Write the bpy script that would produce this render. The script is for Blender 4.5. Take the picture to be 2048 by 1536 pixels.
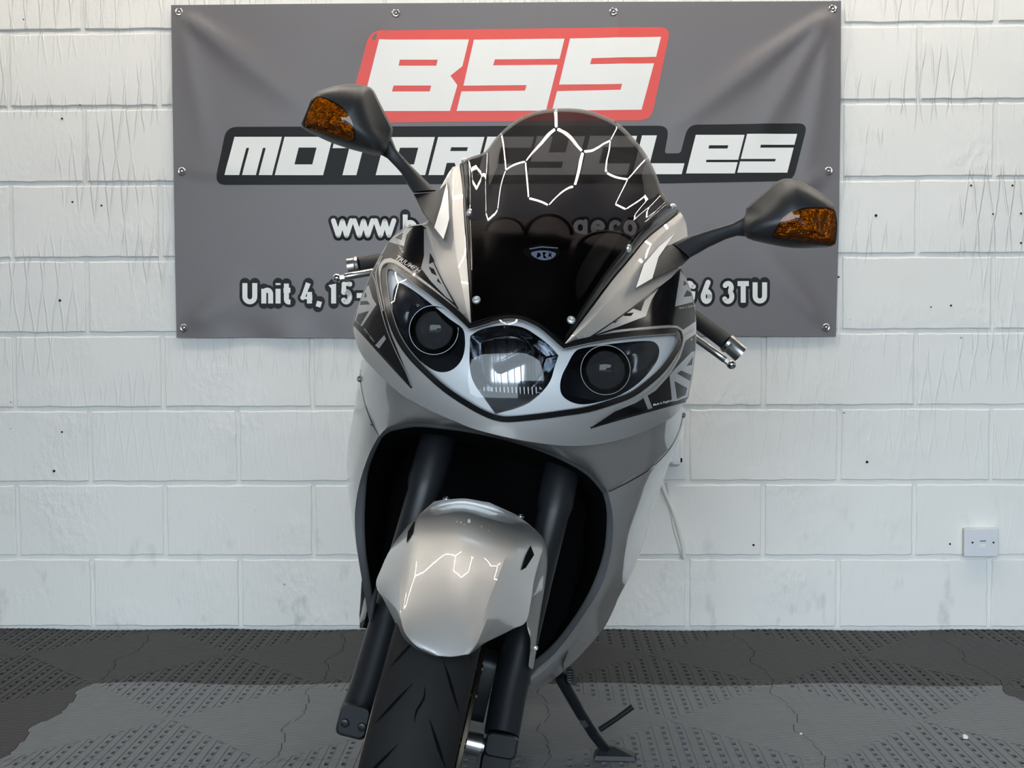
import bpy, bmesh, math, random
from mathutils import Vector, Matrix
from mathutils.geometry import delaunay_2d_cdt
for _o in list(bpy.data.objects): bpy.data.objects.remove(_o)
scene = bpy.context.scene
random.seed(7)
V3 = Vector
# ------------------------------------------------------------------ camera
FPX = 2500.0
CAM = V3((0.071, -3.733, 0.905)); PITCH, YAW, ROLL = 0.0441, -0.0208, -0.004
_f = V3((math.sin(YAW)*math.cos(PITCH), math.cos(YAW)*math.cos(PITCH), -math.sin(PITCH)))
_r = V3((math.cos(YAW), -math.sin(YAW), 0)); _u = _r.cross(_f)
RT = _r*math.cos(ROLL)+_u*math.sin(ROLL); UP = -_r*math.sin(ROLL)+_u*math.cos(ROLL); FW = _f
cd = bpy.data.cameras.new('camera'); cam = bpy.data.objects.new('camera', cd); scene.collection.objects.link(cam)
cd.sensor_width = 36.0; cd.lens = FPX/2048*36.0; cd.clip_start = 0.05
cam.matrix_world = Matrix(((RT.x, UP.x, -FW.x, CAM.x), (RT.y, UP.y, -FW.y, CAM.y), (RT.z, UP.z, -FW.z, CAM.z), (0, 0, 0, 1)))
scene.camera = cam
# ------------------------------------------------------------------ world, daylight, exposure
world = bpy.data.worlds.new('overcast_sky'); scene.world = world; world.use_nodes = True
bg = world.node_tree.nodes['Background']; bg.inputs[0].default_value = (0.74, 0.88, 1.0, 1); bg.inputs[1].default_value = 9.8
scene.view_settings.view_transform = 'Standard'; scene.view_settings.look = 'None'
scene.view_settings.gamma = 1.0; scene.view_settings.exposure = 0.0; scene.view_settings.use_curve_mapping = False
LED_STRENGTH = 57.0
try:
    scene.cycles.max_bounces = 8; scene.cycles.transparent_max_bounces = 16
    scene.cycles.caustics_reflective = False; scene.cycles.caustics_refractive = False
    scene.cycles.sample_clamp_indirect = 4.0; scene.cycles.use_denoising = True
except Exception: pass
ROOM_X0, ROOM_X1, ROOM_Y0, ROOM_H = -3.6, 3.6, -6.4, 3.1
DOOR_X0, DOOR_X1, DOOR_H = -2.3, 2.1, 2.9
pl = bpy.data.lights.new('doorway_portal', 'AREA'); pl.shape = 'RECTANGLE'; pl.size = DOOR_X1-DOOR_X0; pl.size_y = DOOR_H
pl.cycles.is_portal = True
plo = bpy.data.objects.new('doorway_portal', pl); scene.collection.objects.link(plo)
plo.location = ((DOOR_X0+DOOR_X1)/2, ROOM_Y0, DOOR_H/2); plo.rotation_euler = (math.radians(90), 0, 0)

# ------------------------------------------------------------------ projection helpers
def ray(px, py): return FW+RT*((px-1024)/FPX)-UP*((py-768)/FPX)
def at_y(px, py, y):
    d = ray(px, py); return CAM+d*((y-CAM.y)/d.y)
def at_z(px, py, z):
    d = ray(px, py); return CAM+d*((z-CAM.z)/d.z)
LEAN, BYAW = math.radians(13.0), math.radians(2.0)
SB = V3((math.sin(BYAW), math.cos(BYAW), 0)); _rt = V3((math.cos(BYAW), -math.sin(BYAW), 0)); Z = V3((0, 0, 1))
WB = _rt*math.sin(LEAN)+Z*math.cos(LEAN); UB = _rt*math.cos(LEAN)-Z*math.sin(LEAN)
_d = ray(1026, 715); _p0 = CAM+_d*1.85
OB = _p0-WB*(_p0.z/WB.z)
def bk(u, w, s): return OB+UB*u+WB*w+SB*s
def loc(p):
    q = p-OB; return q.dot(UB), q.dot(WB), q.dot(SB)
def at_s(px, py, s):
    d = ray(px, py); return CAM+d*(((OB+SB*s)-CAM).dot(SB)/d.dot(SB))
def interp(t, tab):
    if t <= tab[0][0]: return tab[0][1]
    for (a, x), (b, y) in zip(tab, tab[1:]):
        if t <= b:
            k = (t-a)/(b-a); return x+(y-x)*k
    return tab[-1][1]
def smooth_tab(tab):
    # Catmull-Rom sampled table
    out = []
    n = len(tab)
    for i in range(n-1):
        p0 = tab[max(i-1, 0)]; p1 = tab[i]; p2 = tab[i+1]; p3 = tab[min(i+2, n-1)]
        for k in range(12):
            t = k/12
            m1 = (p2[1]-p0[1])/max(p2[0]-p0[0], 1e-9)*(p2[0]-p1[0]); m2 = (p3[1]-p1[1])/max(p3[0]-p1[0], 1e-9)*(p2[0]-p1[0])
            h = (2*t**3-3*t*t+1)*p1[1]+(t**3-2*t*t+t)*m1+(-2*t**3+3*t*t)*p2[1]+(t**3-t*t)*m2
            out.append((p1[0]+(p2[0]-p1[0])*t, h))
    out.append(tab[-1]); return out
NOSE_C = smooth_tab([(0.60, 0.115), (0.70, 0.055), (0.76, 0.022), (0.80, 0.007), (0.85, 0.0), (0.90, 0.012), (0.95, 0.045), (1.0, 0.095), (1.1, 0.20), (1.2, 0.32), (1.35, 0.5)])
UE, AE = 0.300, 0.30
def g_side(u):
    r = abs(u)/UE
    if r < 0.95: return AE*(1-math.sqrt(1-r*r))
    g0 = AE*(1-math.sqrt(1-0.9025)); return g0+AE*0.95/math.sqrt(1-0.9025)*(r-0.95)
def nose_s(px, py):
    lo, hi = -0.3, 1.4
    for _ in range(34):
        m = (lo+hi)/2; u, w, s = loc(at_s(px, py, m))
        if m-(interp(w, NOSE_C)+g_side(u)) < 0: lo = m
        else: hi = m
    return (lo+hi)/2
_nc = {}
def on_nose(off=0.0):
    def fn(px, py):
        k = (round(px, 2), round(py, 2))
        if k not in _nc: _nc[k] = nose_s(px, py)
        return at_s(px, py, _nc[k]+off)
    return fn

# ------------------------------------------------------------------ materials
MATS = {}
def mat(name, color=(0.8, 0.8, 0.8), rough=0.5, metal=0.0, coat=0.0, coat_rough=0.03, emit=None, noise=None, bump=None, spec=0.5):
    if name in MATS: return MATS[name]
    m = bpy.data.materials.new(name); m.use_nodes = True; nt = m.node_tree; b = nt.nodes['Principled BSDF']
    b.inputs['Base Color'].default_value = (*color, 1); b.inputs['Roughness'].default_value = rough; b.inputs['Metallic'].default_value = metal
    b.inputs['Coat Weight'].default_value = coat; b.inputs['Coat Roughness'].default_value = coat_rough
    b.inputs['Specular IOR Level'].default_value = spec
    if emit: b.inputs['Emission Color'].default_value = (*emit[0], 1); b.inputs['Emission Strength'].default_value = emit[1]
    tc = None
    if noise or bump: tc = nt.nodes.new('ShaderNodeTexCoord')
    if noise:   # (scale, amount)
        n = nt.nodes.new('ShaderNodeTexNoise'); n.inputs['Scale'].default_value = noise[0]; n.inputs['Detail'].default_value = 5
        nt.links.new(tc.outputs['Object'], n.inputs['Vector'])
        mx = nt.nodes.new('ShaderNodeMix'); mx.data_type = 'RGBA'
        mx.inputs[6].default_value = (*[c*(1-noise[1]) for c in color], 1); mx.inputs[7].default_value = (*[min(1, c*(1+noise[1])) for c in color], 1)
        nt.links.new(n.outputs['Fac'], mx.inputs[0]); nt.links.new(mx.outputs[2], b.inputs['Base Color'])
    if bump:    # (scale, strength, distance)
        n = nt.nodes.new('ShaderNodeTexNoise'); n.inputs['Scale'].default_value = bump[0]; n.inputs['Detail'].default_value = 4
        nt.links.new(tc.outputs['Object'], n.inputs['Vector'])
        bp = nt.nodes.new('ShaderNodeBump'); bp.inputs['Strength'].default_value = bump[1]; bp.inputs['Distance'].default_value = bump[2]
        nt.links.new(n.outputs['Fac'], bp.inputs['Height']); nt.links.new(bp.outputs['Normal'], b.inputs['Normal'])
    MATS[name] = m; return m
def clear_mat(name, tint, ior=1.45, rough=0.0, boost=1.0):
    m = bpy.data.materials.new(name); m.use_nodes = True; nt = m.node_tree; nt.nodes.clear()
    out = nt.nodes.new('ShaderNodeOutputMaterial'); mx = nt.nodes.new('ShaderNodeMixShader'); tr = nt.nodes.new('ShaderNodeBsdfTransparent')
    gl = nt.nodes.new('ShaderNodeBsdfGlossy'); fr = nt.nodes.new('ShaderNodeFresnel'); mu = nt.nodes.new('ShaderNodeMath'); mu.operation = 'MULTIPLY'; mu.use_clamp = True
    tr.inputs[0].default_value = (*tint, 1); gl.inputs['Roughness'].default_value = rough; fr.inputs[0].default_value = ior; mu.inputs[1].default_value = boost
    ge = nt.nodes.new('ShaderNodeNewGeometry'); io = nt.nodes.new('ShaderNodeMapRange'); io.inputs[3].default_value = ior; io.inputs[4].default_value = 1/ior
    nt.links.new(ge.outputs['Backfacing'], io.inputs[0]); nt.links.new(io.outputs[0], fr.inputs[0])
    nt.links.new(fr.outputs[0], mu.inputs[0]); nt.links.new(mu.outputs[0], mx.inputs[0]); nt.links.new(tr.outputs[0], mx.inputs[1]); nt.links.new(gl.outputs[0], mx.inputs[2]); nt.links.new(mx.outputs[0], out.inputs[0])
    MATS[name] = m; return m
def wall_mat():
    m = bpy.data.materials.new('painted_block'); m.use_nodes = True; nt = m.node_tree; b = nt.nodes['Principled BSDF']; L = nt.links.new
    tc = nt.nodes.new('ShaderNodeTexCoord')
    def noise(scale, mp, det=4):
        mpn = nt.nodes.new('ShaderNodeMapping'); mpn.inputs['Scale'].default_value = mp; L(tc.outputs['Object'], mpn.inputs[0])
        n = nt.nodes.new('ShaderNodeTexNoise'); n.inputs['Scale'].default_value = scale; n.inputs['Detail'].default_value = det; L(mpn.outputs[0], n.inputs['Vector']); return n
    def ramp(src, a, bb, ca=(0, 0, 0, 1), cb=(1, 1, 1, 1)):
        r = nt.nodes.new('ShaderNodeValToRGB'); r.color_ramp.elements[0].position = a; r.color_ramp.elements[1].position = bb
        r.color_ramp.elements[0].color = ca; r.color_ramp.elements[1].color = cb; L(src, r.inputs[0]); return r
    # paint colour: warm white with faint patches and grey scuffs near the floor
    patch_n = noise(2.2, (1, 1, 1)); col = ramp(patch_n.outputs['Fac'], 0.3, 0.7, (0.80, 0.79, 0.755, 1), (0.84, 0.83, 0.80, 1))
    scuff = noise(9, (1.6, 1, 0.75), 6); sr = ramp(scuff.outputs['Fac'], 0.60, 0.74)
    sep = nt.nodes.new('ShaderNodeSeparateXYZ'); L(tc.outputs['Object'], sep.inputs[0])
    low = nt.nodes.new('ShaderNodeMapRange'); low.inputs[1].default_value = 0.05; low.inputs[2].default_value = 0.50; low.inputs[3].default_value = 0.50; low.inputs[4].default_value = 0.03; L(sep.outputs['Z'], low.inputs[0])
    mm = nt.nodes.new('ShaderNodeMath'); mm.operation = 'MULTIPLY'; L(sr.outputs[0], mm.inputs[0]); L(low.outputs[0], mm.inputs[1])
    mx = nt.nodes.new('ShaderNodeMix'); mx.data_type = 'RGBA'; L(mm.outputs[0], mx.inputs[0]); L(col.outputs[0], mx.inputs[6]); mx.inputs[7].default_value = (0.36, 0.37, 0.36, 1)
    vo = nt.nodes.new('ShaderNodeTexVoronoi'); vo.inputs['Scale'].default_value = 7; L(tc.outputs['Object'], vo.inputs['Vector'])
    vr = ramp(vo.outputs['Distance'], 0.012, 0.03, (0.35, 0.35, 0.35, 1), (1, 1, 1, 1))
    m2 = nt.nodes.new('ShaderNodeMix'); m2.data_type = 'RGBA'; m2.blend_type = 'MULTIPLY'; m2.inputs[0].default_value = 1; L(mx.outputs[2], m2.inputs[6]); L(vr.outputs[0], m2.inputs[7])
    L(m2.outputs[2], b.inputs['Base Color']); b.inputs['Roughness'].default_value = 0.55; b.inputs['Specular IOR Level'].default_value = 0.3
    # relief: combed scratches (thin, near vertical), lumps, pits
    def scratches(rot, off):
        mp = nt.nodes.new('ShaderNodeMapping'); mp.inputs['Rotation'].default_value = (0, rot, 0); mp.inputs['Location'].default_value = (off, 0, 0); L(tc.outputs['Object'], mp.inputs[0])
        w = nt.nodes.new('ShaderNodeTexWave'); w.wave_type = 'BANDS'; w.bands_direction = 'X'; w.inputs['Scale'].default_value = 7.0; w.inputs['Distortion'].default_value = 1.6; w.inputs['Detail'].default_value = 2; w.inputs['Detail Scale'].default_value = 0.9
        L(mp.outputs[0], w.inputs['Vector'])
        r = ramp(w.outputs['Fac'], 0.0, 0.075, (1, 1, 1, 1), (0, 0, 0, 1))
        k = noise(3.0, (1, 1, 1.5), 2); kr = ramp(k.outputs['Fac'], 0.46, 0.56)
        q = nt.nodes.new('ShaderNodeMath'); q.operation = 'MULTIPLY'; L(r.outputs[0], q.inputs[0]); L(kr.outputs[0], q.inputs[1]); return q
    s1 = scratches(0.10, 0.0); s2 = scratches(-0.13, 0.37)
    hi = nt.nodes.new('ShaderNodeMapRange'); hi.inputs[1].default_value = 0.45; hi.inputs[2].default_value = 1.25; hi.inputs[3].default_value = 0.10; hi.inputs[4].default_value = 1.0; L(sep.outputs['Z'], hi.inputs[0])
    ad = nt.nodes.new('ShaderNodeMath'); ad.operation = 'MAXIMUM'; L(s1.outputs[0], ad.inputs[0]); L(s2.outputs[0], ad.inputs[1])
    am = nt.nodes.new('ShaderNodeMath'); am.operation = 'MULTIPLY'; L(ad.outputs[0], am.inputs[0]); L(hi.outputs[0], am.inputs[1])
    fine = noise(55, (1, 1, 0.6), 5); lump = noise(4, (1, 1, 1), 3); lr = ramp(lump.outputs['Fac'], 0.50, 0.68)
    fl = nt.nodes.new('ShaderNodeMath'); fl.operation = 'MULTIPLY'; L(fine.outputs['Fac'], fl.inputs[0]); L(lr.outputs[0], fl.inputs[1])
    a2 = nt.nodes.new('ShaderNodeMath'); a2.operation = 'MULTIPLY_ADD'; L(fl.outputs[0], a2.inputs[0]); a2.inputs[1].default_value = 1.6; L(am.outputs[0], a2.inputs[2])
    a3 = nt.nodes.new('ShaderNodeMath'); a3.operation = 'MULTIPLY_ADD'; L(fine.outputs['Fac'], a3.inputs[0]); a3.inputs[1].default_value = 0.30; L(a2.outputs[0], a3.inputs[2])
    bp = nt.nodes.new('ShaderNodeBump'); bp.inputs['Strength'].default_value = 0.8; bp.inputs['Distance'].default_value = 0.0034
    L(a3.outputs[0], bp.inputs['Height']); L(bp.outputs['Normal'], b.inputs['Normal'])
    MATS['painted_block'] = m; return m
M_WALL = wall_mat()
M_WHITE = mat('plain_side_wall', (0.34, 0.34, 0.335), 0.7)
M_CEIL = mat('ceiling_grey', (0.10, 0.10, 0.105), 0.8)
M_SLAB = mat('shade_black_slab', (0.002, 0.002, 0.002), 0.95, spec=0.05, noise=(12, 0.3))  # slab coloured near black to put shade into the tile holes
M_TDARK = mat('tile_charcoal', (0.026, 0.025, 0.024), 0.6, noise=(25, 0.25), bump=(160, 0.35, 0.001))
M_TGREY = mat('tile_mid_grey', (0.125, 0.133, 0.142), 0.5, noise=(20, 0.16), bump=(160, 0.3, 0.001))
M_BANNER = mat('banner_vinyl', (0.152, 0.142, 0.149), 0.42, spec=0.45, noise=(3, 0.03))
M_PWHITE = mat('print_white', (0.80, 0.80, 0.78), 0.45)
M_PRED = mat('print_red', (0.72, 0.070, 0.055), 0.45)
M_PBLACK = mat('print_black', (0.008, 0.008, 0.008), 0.5, spec=0.25)
M_STEEL = mat('eyelet_steel', (0.62, 0.61, 0.58), 0.25, 1.0)
M_DARKHOLE = mat('dark_hole', (0.01, 0.01, 0.01), 0.9)
M_SILVER = mat('silver_paint', (0.56, 0.553, 0.542), 0.47, 0.80, 0.9, 0.02)
M_SILVERDK = mat('grey_trim_edge', (0.30, 0.31, 0.32), 0.40, 0.4)
M_BPLAST = mat('black_textured_plastic', (0.020, 0.021, 0.023), 0.42, bump=(900, 0.12, 0.0004))
M_BGLOSS = mat('black_gloss_decal', (0.006, 0.006, 0.007), 0.12, 0, 0.0, spec=0.28)
M_DSILV = mat('decal_silver', (0.42, 0.43, 0.45), 0.30, 0.6, 0.5)
M_BLACK = mat('matt_black', (0.0015, 0.0015, 0.0018), 0.9, spec=0.08)
M_RUBBER = mat('tyre_rubber', (0.009, 0.0088, 0.009), 0.75, spec=0.25, noise=(60, 0.25), bump=(300, 0.2, 0.0006))
M_SEAL = mat('rubber_seal', (0.006, 0.006, 0.006), 0.25)
M_FORK = mat('fork_black', (0.009, 0.0105, 0.013), 0.40, spec=0.4)
M_CHROME = mat('chrome', (0.75, 0.75, 0.74), 0.06, 1.0)
M_ALU = mat('brushed_aluminium', (0.50, 0.50, 0.50), 0.28, 1.0)
M_BEZEL = mat('lamp_bezel_silver', (0.70, 0.72, 0.74), 0.35, 0.1)
M_POD = mat('lamp_pod_dark', (0.010, 0.012, 0.016), 0.25)
M_MIRROR = mat('reflector_chrome', (0.30, 0.32, 0.35), 0.12, 1.0)
M_GLASS = clear_mat('clear_lens', (0.95, 0.95, 0.95), 1.40)
M_SCREEN = clear_mat('smoked_screen', (0.34, 0.325, 0.33), 1.45)
M_AMBER_IN = mat('amber_reflector', (0.30, 0.155, 0.02), 0.16, 0.85, noise=(70, 0.9), bump=(85, 1.0, 0.012))  # colour noise puts bright glints into the dark amber
M_AMBER = clear_mat('amber_lens', (0.88, 0.58, 0.14), 1.45)
M_LAMP = clear_mat('projector_glass', (0.75, 0.77, 0.80), 1.35)
M_DISC = mat('brake_disc_steel', (0.075, 0.062, 0.045), 0.45, 1.0)
M_LED = mat('led_tube_emitter', (1, 1, 1), 0.5, emit=((1.0, 0.91, 0.79), LED_STRENGTH))
M_PLASTW = mat('white_plastic', (0.70, 0.72, 0.75), 0.4)
M_CABLE = mat('white_cable', (0.75, 0.76, 0.74), 0.45)
M_DASH = mat('dashboard_black', (0.012, 0.011, 0.013), 0.35)
M_GAUGE = mat('instrument_glass', (0.10, 0.16, 0.28), 0.12, 0.8)
M_ASPH = mat('asphalt', (0.12, 0.12, 0.125), 0.9)

# ------------------------------------------------------------------ mesh helpers
def tag(o, label=None, cat=None, group=None, kind=None):
    if label: o['label'] = label
    if cat: o['category'] = cat
    if group: o['group'] = group
    if kind: o['kind'] = kind
    return o
def world_loc(o):
    v = V3(o.location); p = o.parent
    while p: v += p.location; p = p.parent
    return v
def mk(name, verts, faces, material, parent=None, smooth=True, sharp=40):
    me = bpy.data.meshes.new(name); me.from_pydata([tuple(v) for v in verts], [], [tuple(f) for f in faces]); me.validate()
    bm = bmesh.new(); bm.from_mesh(me); bmesh.ops.recalc_face_normals(bm, faces=bm.faces); bm.to_mesh(me); bm.free()
    me.materials.append(material)
    if smooth:
        me.polygons.foreach_set('use_smooth', [True]*len(me.polygons)); me.set_sharp_from_angle(angle=math.radians(sharp))
    o = bpy.data.objects.new(name, me); scene.collection.objects.link(o)
    if parent is not None:
        o.parent = parent; o.location = -world_loc(parent)   # geometry is in room coordinates
    return o
def empty(name, p, parent=None):
    o = bpy.data.objects.new(name, None); o.empty_display_size = 0.1; scene.collection.objects.link(o)
    if parent is not None: o.parent = parent; o.location = V3(p)-world_loc(parent)
    else: o.location = p
    return o
class MB:
    def __init__(s): s.v = []; s.f = []
    def add(s, vs, fs):
        o = len(s.v); s.v += [V3(v) for v in vs]; s.f += [tuple(i+o for i in f) for f in fs]; return s
    def box(s, lo, hi, fn=None):
        vs = [V3((x, y, z)) for x in (lo[0], hi[0]) for y in (lo[1], hi[1]) for z in (lo[2], hi[2])]
        if fn: vs = [fn(v) for v in vs]
        return s.add(vs, [(0, 1, 3, 2), (4, 6, 7, 5), (0, 4, 5, 1), (2, 3, 7, 6), (0, 2, 6, 4), (1, 5, 7, 3)])
    def rings(s, rings, cap=True, closed=True):
        n = len(rings[0]); o = len(s.v); fs = []
        for r in rings: s.v += [V3(p) for p in r]
        for i in range(len(rings)-1):
            for j in range(n if closed else n-1):
                k = (j+1) % n; fs.append((o+i*n+j, o+i*n+k, o+(i+1)*n+k, o+(i+1)*n+j))
        if cap: fs.append(tuple(o+j for j in range(n))[::-1]); fs.append(tuple(o+(len(rings)-1)*n+j for j in range(n)))
        s.f += fs; return s
    def tube(s, pts, rad, n=12, cap=True):
        pts = [V3(p) for p in pts]; rads = rad if isinstance(rad, (list, tuple)) else [rad]*len(pts)
        rs = []; ref = None
        for i, p in enumerate(pts):
            t = (pts[min(i+1, len(pts)-1)]-pts[max(i-1, 0)]).normalized()
            a = ref if ref is not None else (V3((0, 0, 1)) if abs(t.z) < 0.9 else V3((1, 0, 0)))
            x = (a-t*a.dot(t)).normalized(); y = t.cross(x); ref = x
            rs.append([p+(x*math.cos(2*math.pi*k/n)+y*math.sin(2*math.pi*k/n))*rads[i] for k in range(n)])
        return s.rings(rs, cap)
    def ball(s, c, r, n=12, sx=None):
        c = V3(c); rs = []
        for i in range(1, n//2):
            th = math.pi*i/(n//2); rs.append([c+V3((math.sin(th)*math.cos(2*math.pi*k/n), math.sin(th)*math.sin(2*math.pi*k/n), math.cos(th)))*r for k in range(n)])
        return s.rings(rs, True)
    def build(s, name, material, parent=None, smooth=True, sharp=40): return mk(name, s.v, s.f, material, parent, smooth, sharp)
def spline(pts, n, closed=False):
    # Catmull-Rom through pts (tuples of any length), n samples per span
    m = len(pts); out = []
    for i in range(m if closed else m-1):
        P = [pts[(i+k) % m] if closed else pts[min(max(i+k, 0), m-1)] for k in (-1, 0, 1, 2)]
        for k in range(n):
            t = k/n
            out.append(tuple(0.5*(2*b+(c-a)*t+(2*a-5*b+4*c-d)*t*t+(3*b-a-3*c+d)*t**3) for a, b, c, d in zip(*P)))
    if not closed: out.append(tuple(pts[-1]))
    return out
def resample(pts, n, closed=False):
    P = [tuple(p) for p in pts]
    if closed: P.append(P[0])
    L = [0.0]
    for a, b in zip(P, P[1:]): L.append(L[-1]+math.hypot(a[0]-b[0], a[1]-b[1]))
    out = []; j = 0; tot = L[-1]; cnt = n if closed else n-1
    for i in range(n):
        d = tot*i/cnt
        while j < len(L)-2 and L[j+1] < d: j += 1
        k = (d-L[j])/max(L[j+1]-L[j], 1e-9); out.append(tuple(a+(b-a)*k for a, b in zip(P[j], P[j+1])))
    return out
def densify(poly, d):
    out = []; n = len(poly)
    for i in range(n):
        a = poly[i]; b = poly[(i+1) % n]; k = max(1, int(math.ceil(math.hypot(a[0]-b[0], a[1]-b[1])/d)))
        for j in range(k): out.append((a[0]+(b[0]-a[0])*j/k, a[1]+(b[1]-a[1])*j/k))
    return out
def inside(p, poly):
    x, y = p; r = False; j = len(poly)-1
    for i in range(len(poly)):
        xi, yi = poly[i]; xj, yj = poly[j]
        if (yi > y) != (yj > y) and x < (xj-xi)*(y-yi)/(yj-yi)+xi: r = not r
        j = i
    return r
def seg_dist(p, loop):
    best = 1e9
    for i in range(len(loop)):
        a = loop[i]; b = loop[(i+1) % len(loop)]; dx = b[0]-a[0]; dy = b[1]-a[1]; l = dx*dx+dy*dy
        t = 0 if l == 0 else max(0, min(1, ((p[0]-a[0])*dx+(p[1]-a[1])*dy)/l)); q = math.hypot(p[0]-a[0]-dx*t, p[1]-a[1]-dy*t)
        if q < best: best = q
    return best
def triangulate(outer, holes, d):
    loops = [densify(outer, d)]+[densify(h, d) for h in holes]
    pts = []; edges = []
    for lp in loops:
        o = len(pts); pts += lp; edges += [(o+i, o+(i+1) % len(lp)) for i in range(len(lp))]
    xs = [p[0] for p in loops[0]]; ys = [p[1] for p in loops[0]]
    y = min(ys)+d*0.5; row = 0
    while y < max(ys):
        x = min(xs)+d*0.5*(row % 2)+d*0.3
        while x < max(xs):
            p = (x, y)
            if inside(p, loops[0]) and not any(inside(p, h) for h in loops[1:]) and all(seg_dist(p, lp) > d*0.45 for lp in loops): pts.append(p)
            x += d
        y += d*0.87; row += 1
    r = delaunay_2d_cdt([V3((p[0], p[1])).to_2d() if False else V3((p[0], p[1], 0)).xy for p in pts], edges, [], 1, 1e-5)
    vs = [(v.x, v.y) for v in r[0]]; fs = []
    for f in r[2]:
        c = (sum(vs[i][0] for i in f)/len(f), sum(vs[i][1] for i in f)/len(f))
        if inside(c, loops[0]) and not any(inside(c, h) for h in loops[1:]): fs.append(tuple(f))
    return vs, fs
def patch(name, outer, proj, material, parent, d=10, holes=(), thick=0.0, back=None, sharp=50):
    """a panel whose outline is given in the photo's frame and whose surface is the 3-D surface `proj`"""
    vs, fs = triangulate(outer, list(holes), d)
    V = [proj(*p) for p in vs]; F = [tuple(f) for f in fs]
    if thick:
        back = back or SB
        ec = {}
        for f in F:
            for i in range(len(f)):
                e = (f[i], f[(i+1) % len(f)]); k = tuple(sorted(e)); ec.setdefault(k, []).append(e)
        n = len(V); V2 = V+[v+back*thick for v in V]; F2 = F+[tuple(i+n for i in f)[::-1] for f in F]
        for k, es in ec.items():
            if len(es) == 1: a, b = es[0]; F2.append((b, a, a+n, b+n))
        V, F = V2, F2
    return mk(name, V, F, material, parent, True, sharp)
def ribbon_px(pts, wid):
    L = []; R = []
    for i, p in enumerate(pts):
        a = pts[max(i-1, 0)]; b = pts[min(i+1, len(pts)-1)]; dx, dy = b[0]-a[0], b[1]-a[1]; l = math.hypot(dx, dy) or 1
        w = (wid[i] if isinstance(wid, (list, tuple)) else wid)/2
        L.append((p[0]-dy/l*w, p[1]+dx/l*w)); R.append((p[0]+dy/l*w, p[1]-dx/l*w))
    return L+R[::-1]
def ribbon(name, pts, wid, proj, material, parent, d=6, closed=False, thick=0.0):
    pts = list(pts)
    if closed: pts = pts+[pts[0], pts[1]]
    Lp, Rp = [], []
    poly = ribbon_px(pts, wid); n = len(pts); Lp = poly[:n]; Rp = poly[n:][::-1]
    V = []; F = []
    for a, b in zip(Lp, Rp): V += [proj(*a), proj(*b)]
    for i in range(n-1): F.append((2*i, 2*i+1, 2*i+3, 2*i+2))
    if thick:
        m = len(V); V = V+[v+SB*thick for v in V]; F2 = list(F)
        for i in range(n-1): F2 += [(2*i, 2*i+2, 2*i+2+m, 2*i+m), (2*i+1, 2*i+1+m, 2*i+3+m, 2*i+3)]
        F = F2
    return mk(name, V, F, material, parent)
def loft(name, curves, material, parent, n=28, m=4, thick=0.0, sharp=50, lin=False):
    """surface through curves of (px, py, depth along the bike) control points"""
    rs = [resample(spline(c, 10), n) for c in curves]
    rows = []
    for j in range(n):
        col = [r[j] for r in rs]
        rows.append(resample(col, (len(col)-1)*m+1) if lin or len(col) == 2 else spline(col, m))
    k = len(rows[0]); V = [at_s(*p) for row in rows for p in row]; F = []
    for i in range(n-1):
        for j in range(k-1): F.append((i*k+j, i*k+j+1, (i+1)*k+j+1, (i+1)*k+j))
    if thick:
        N = len(V); V = V+[v+SB*thick for v in V]; F = F+[tuple(x+N for x in f)[::-1] for f in F]
        def wall(a, b): F.append((a, b, b+N, a+N))
        for i in range(n-1): wall(i*k, (i+1)*k); wall((i+1)*k+k-1, i*k+k-1)
        for j in range(k-1): wall(j+1, j); wall((n-1)*k+j, (n-1)*k+j+1)
    return mk(name, V, F, material, parent, True, sharp)
# ------------------------------------------------------------------ the room
def struct(o): o['kind'] = 'structure'; return o
JZ, JX = 1.7932, -1.5068        # a bed joint and a perpend of the block wall
wall = MB().box((ROOM_X0, 0.0075, -0.05), (ROOM_X1, 0.16, ROOM_H)).build('wall_back', M_WALL, None, False)
struct(wall); wall['label'] = 'white painted concrete block wall behind the motorcycle'
def block(x0, x1, z0, z1, rnd):
    nx, nz = 14, 7; g = 0.0060; V = []; F = []
    depth = rnd.uniform(-0.0012, 0.0012)
    xa, xb, za, zb = x0+g, x1-g, z0+g, z1-g
    def ringpt(i, j, ins, y):
        x = xa+ins+(xb-xa-2*ins)*i/nx; z = za+ins+(zb-za-2*ins)*j/nz; return V3((x, y, z))
    J = {}
    for i in range(nx+1):
        for j in range(nz+1):
            if i in (0, nx) or j in (0, nz): J[i, j] = (rnd.uniform(-1, 1), rnd.uniform(-1, 1))
    idx = {}
    # outer ring at the joint, middle ring, face grid
    for lay, (ins, y, jit) in enumerate(((0.0, 0.012, 0.0006), (0.0010, 0.0022+depth, 0.0018), (0.0036, depth, 0.0014))):
        for (i, j), (a, b) in J.items():
            p = ringpt(i, j, ins, y); p.x += a*jit; p.z += b*jit; idx[lay, i, j] = len(V); V.append(p)
    for i in range(nx+1):
        for j in range(nz+1):
            if (i, j) not in J: idx[2, i, j] = len(V); V.append(ringpt(i, j, 0.0036, depth+rnd.uniform(-1, 1)*0.0003))
    for i in range(nx):
        for j in range(nz): F.append((idx[2, i, j], idx[2, i+1, j], idx[2, i+1, j+1], idx[2, i, j+1]))
    per = [(i, 0) for i in range(nx)]+[(nx, j) for j in range(nz)]+[(i, nz) for i in range(nx, 0, -1)]+[(0, j) for j in range(nz, 0, -1)]
    for lay in (0, 1):
        for a, b in zip(per, per[1:]+per[:1]): F.append((idx[lay, *a], idx[lay, *b], idx[lay+1, *b], idx[lay+1, *a]))
    return V, F
rnd = random.Random(3)
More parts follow.
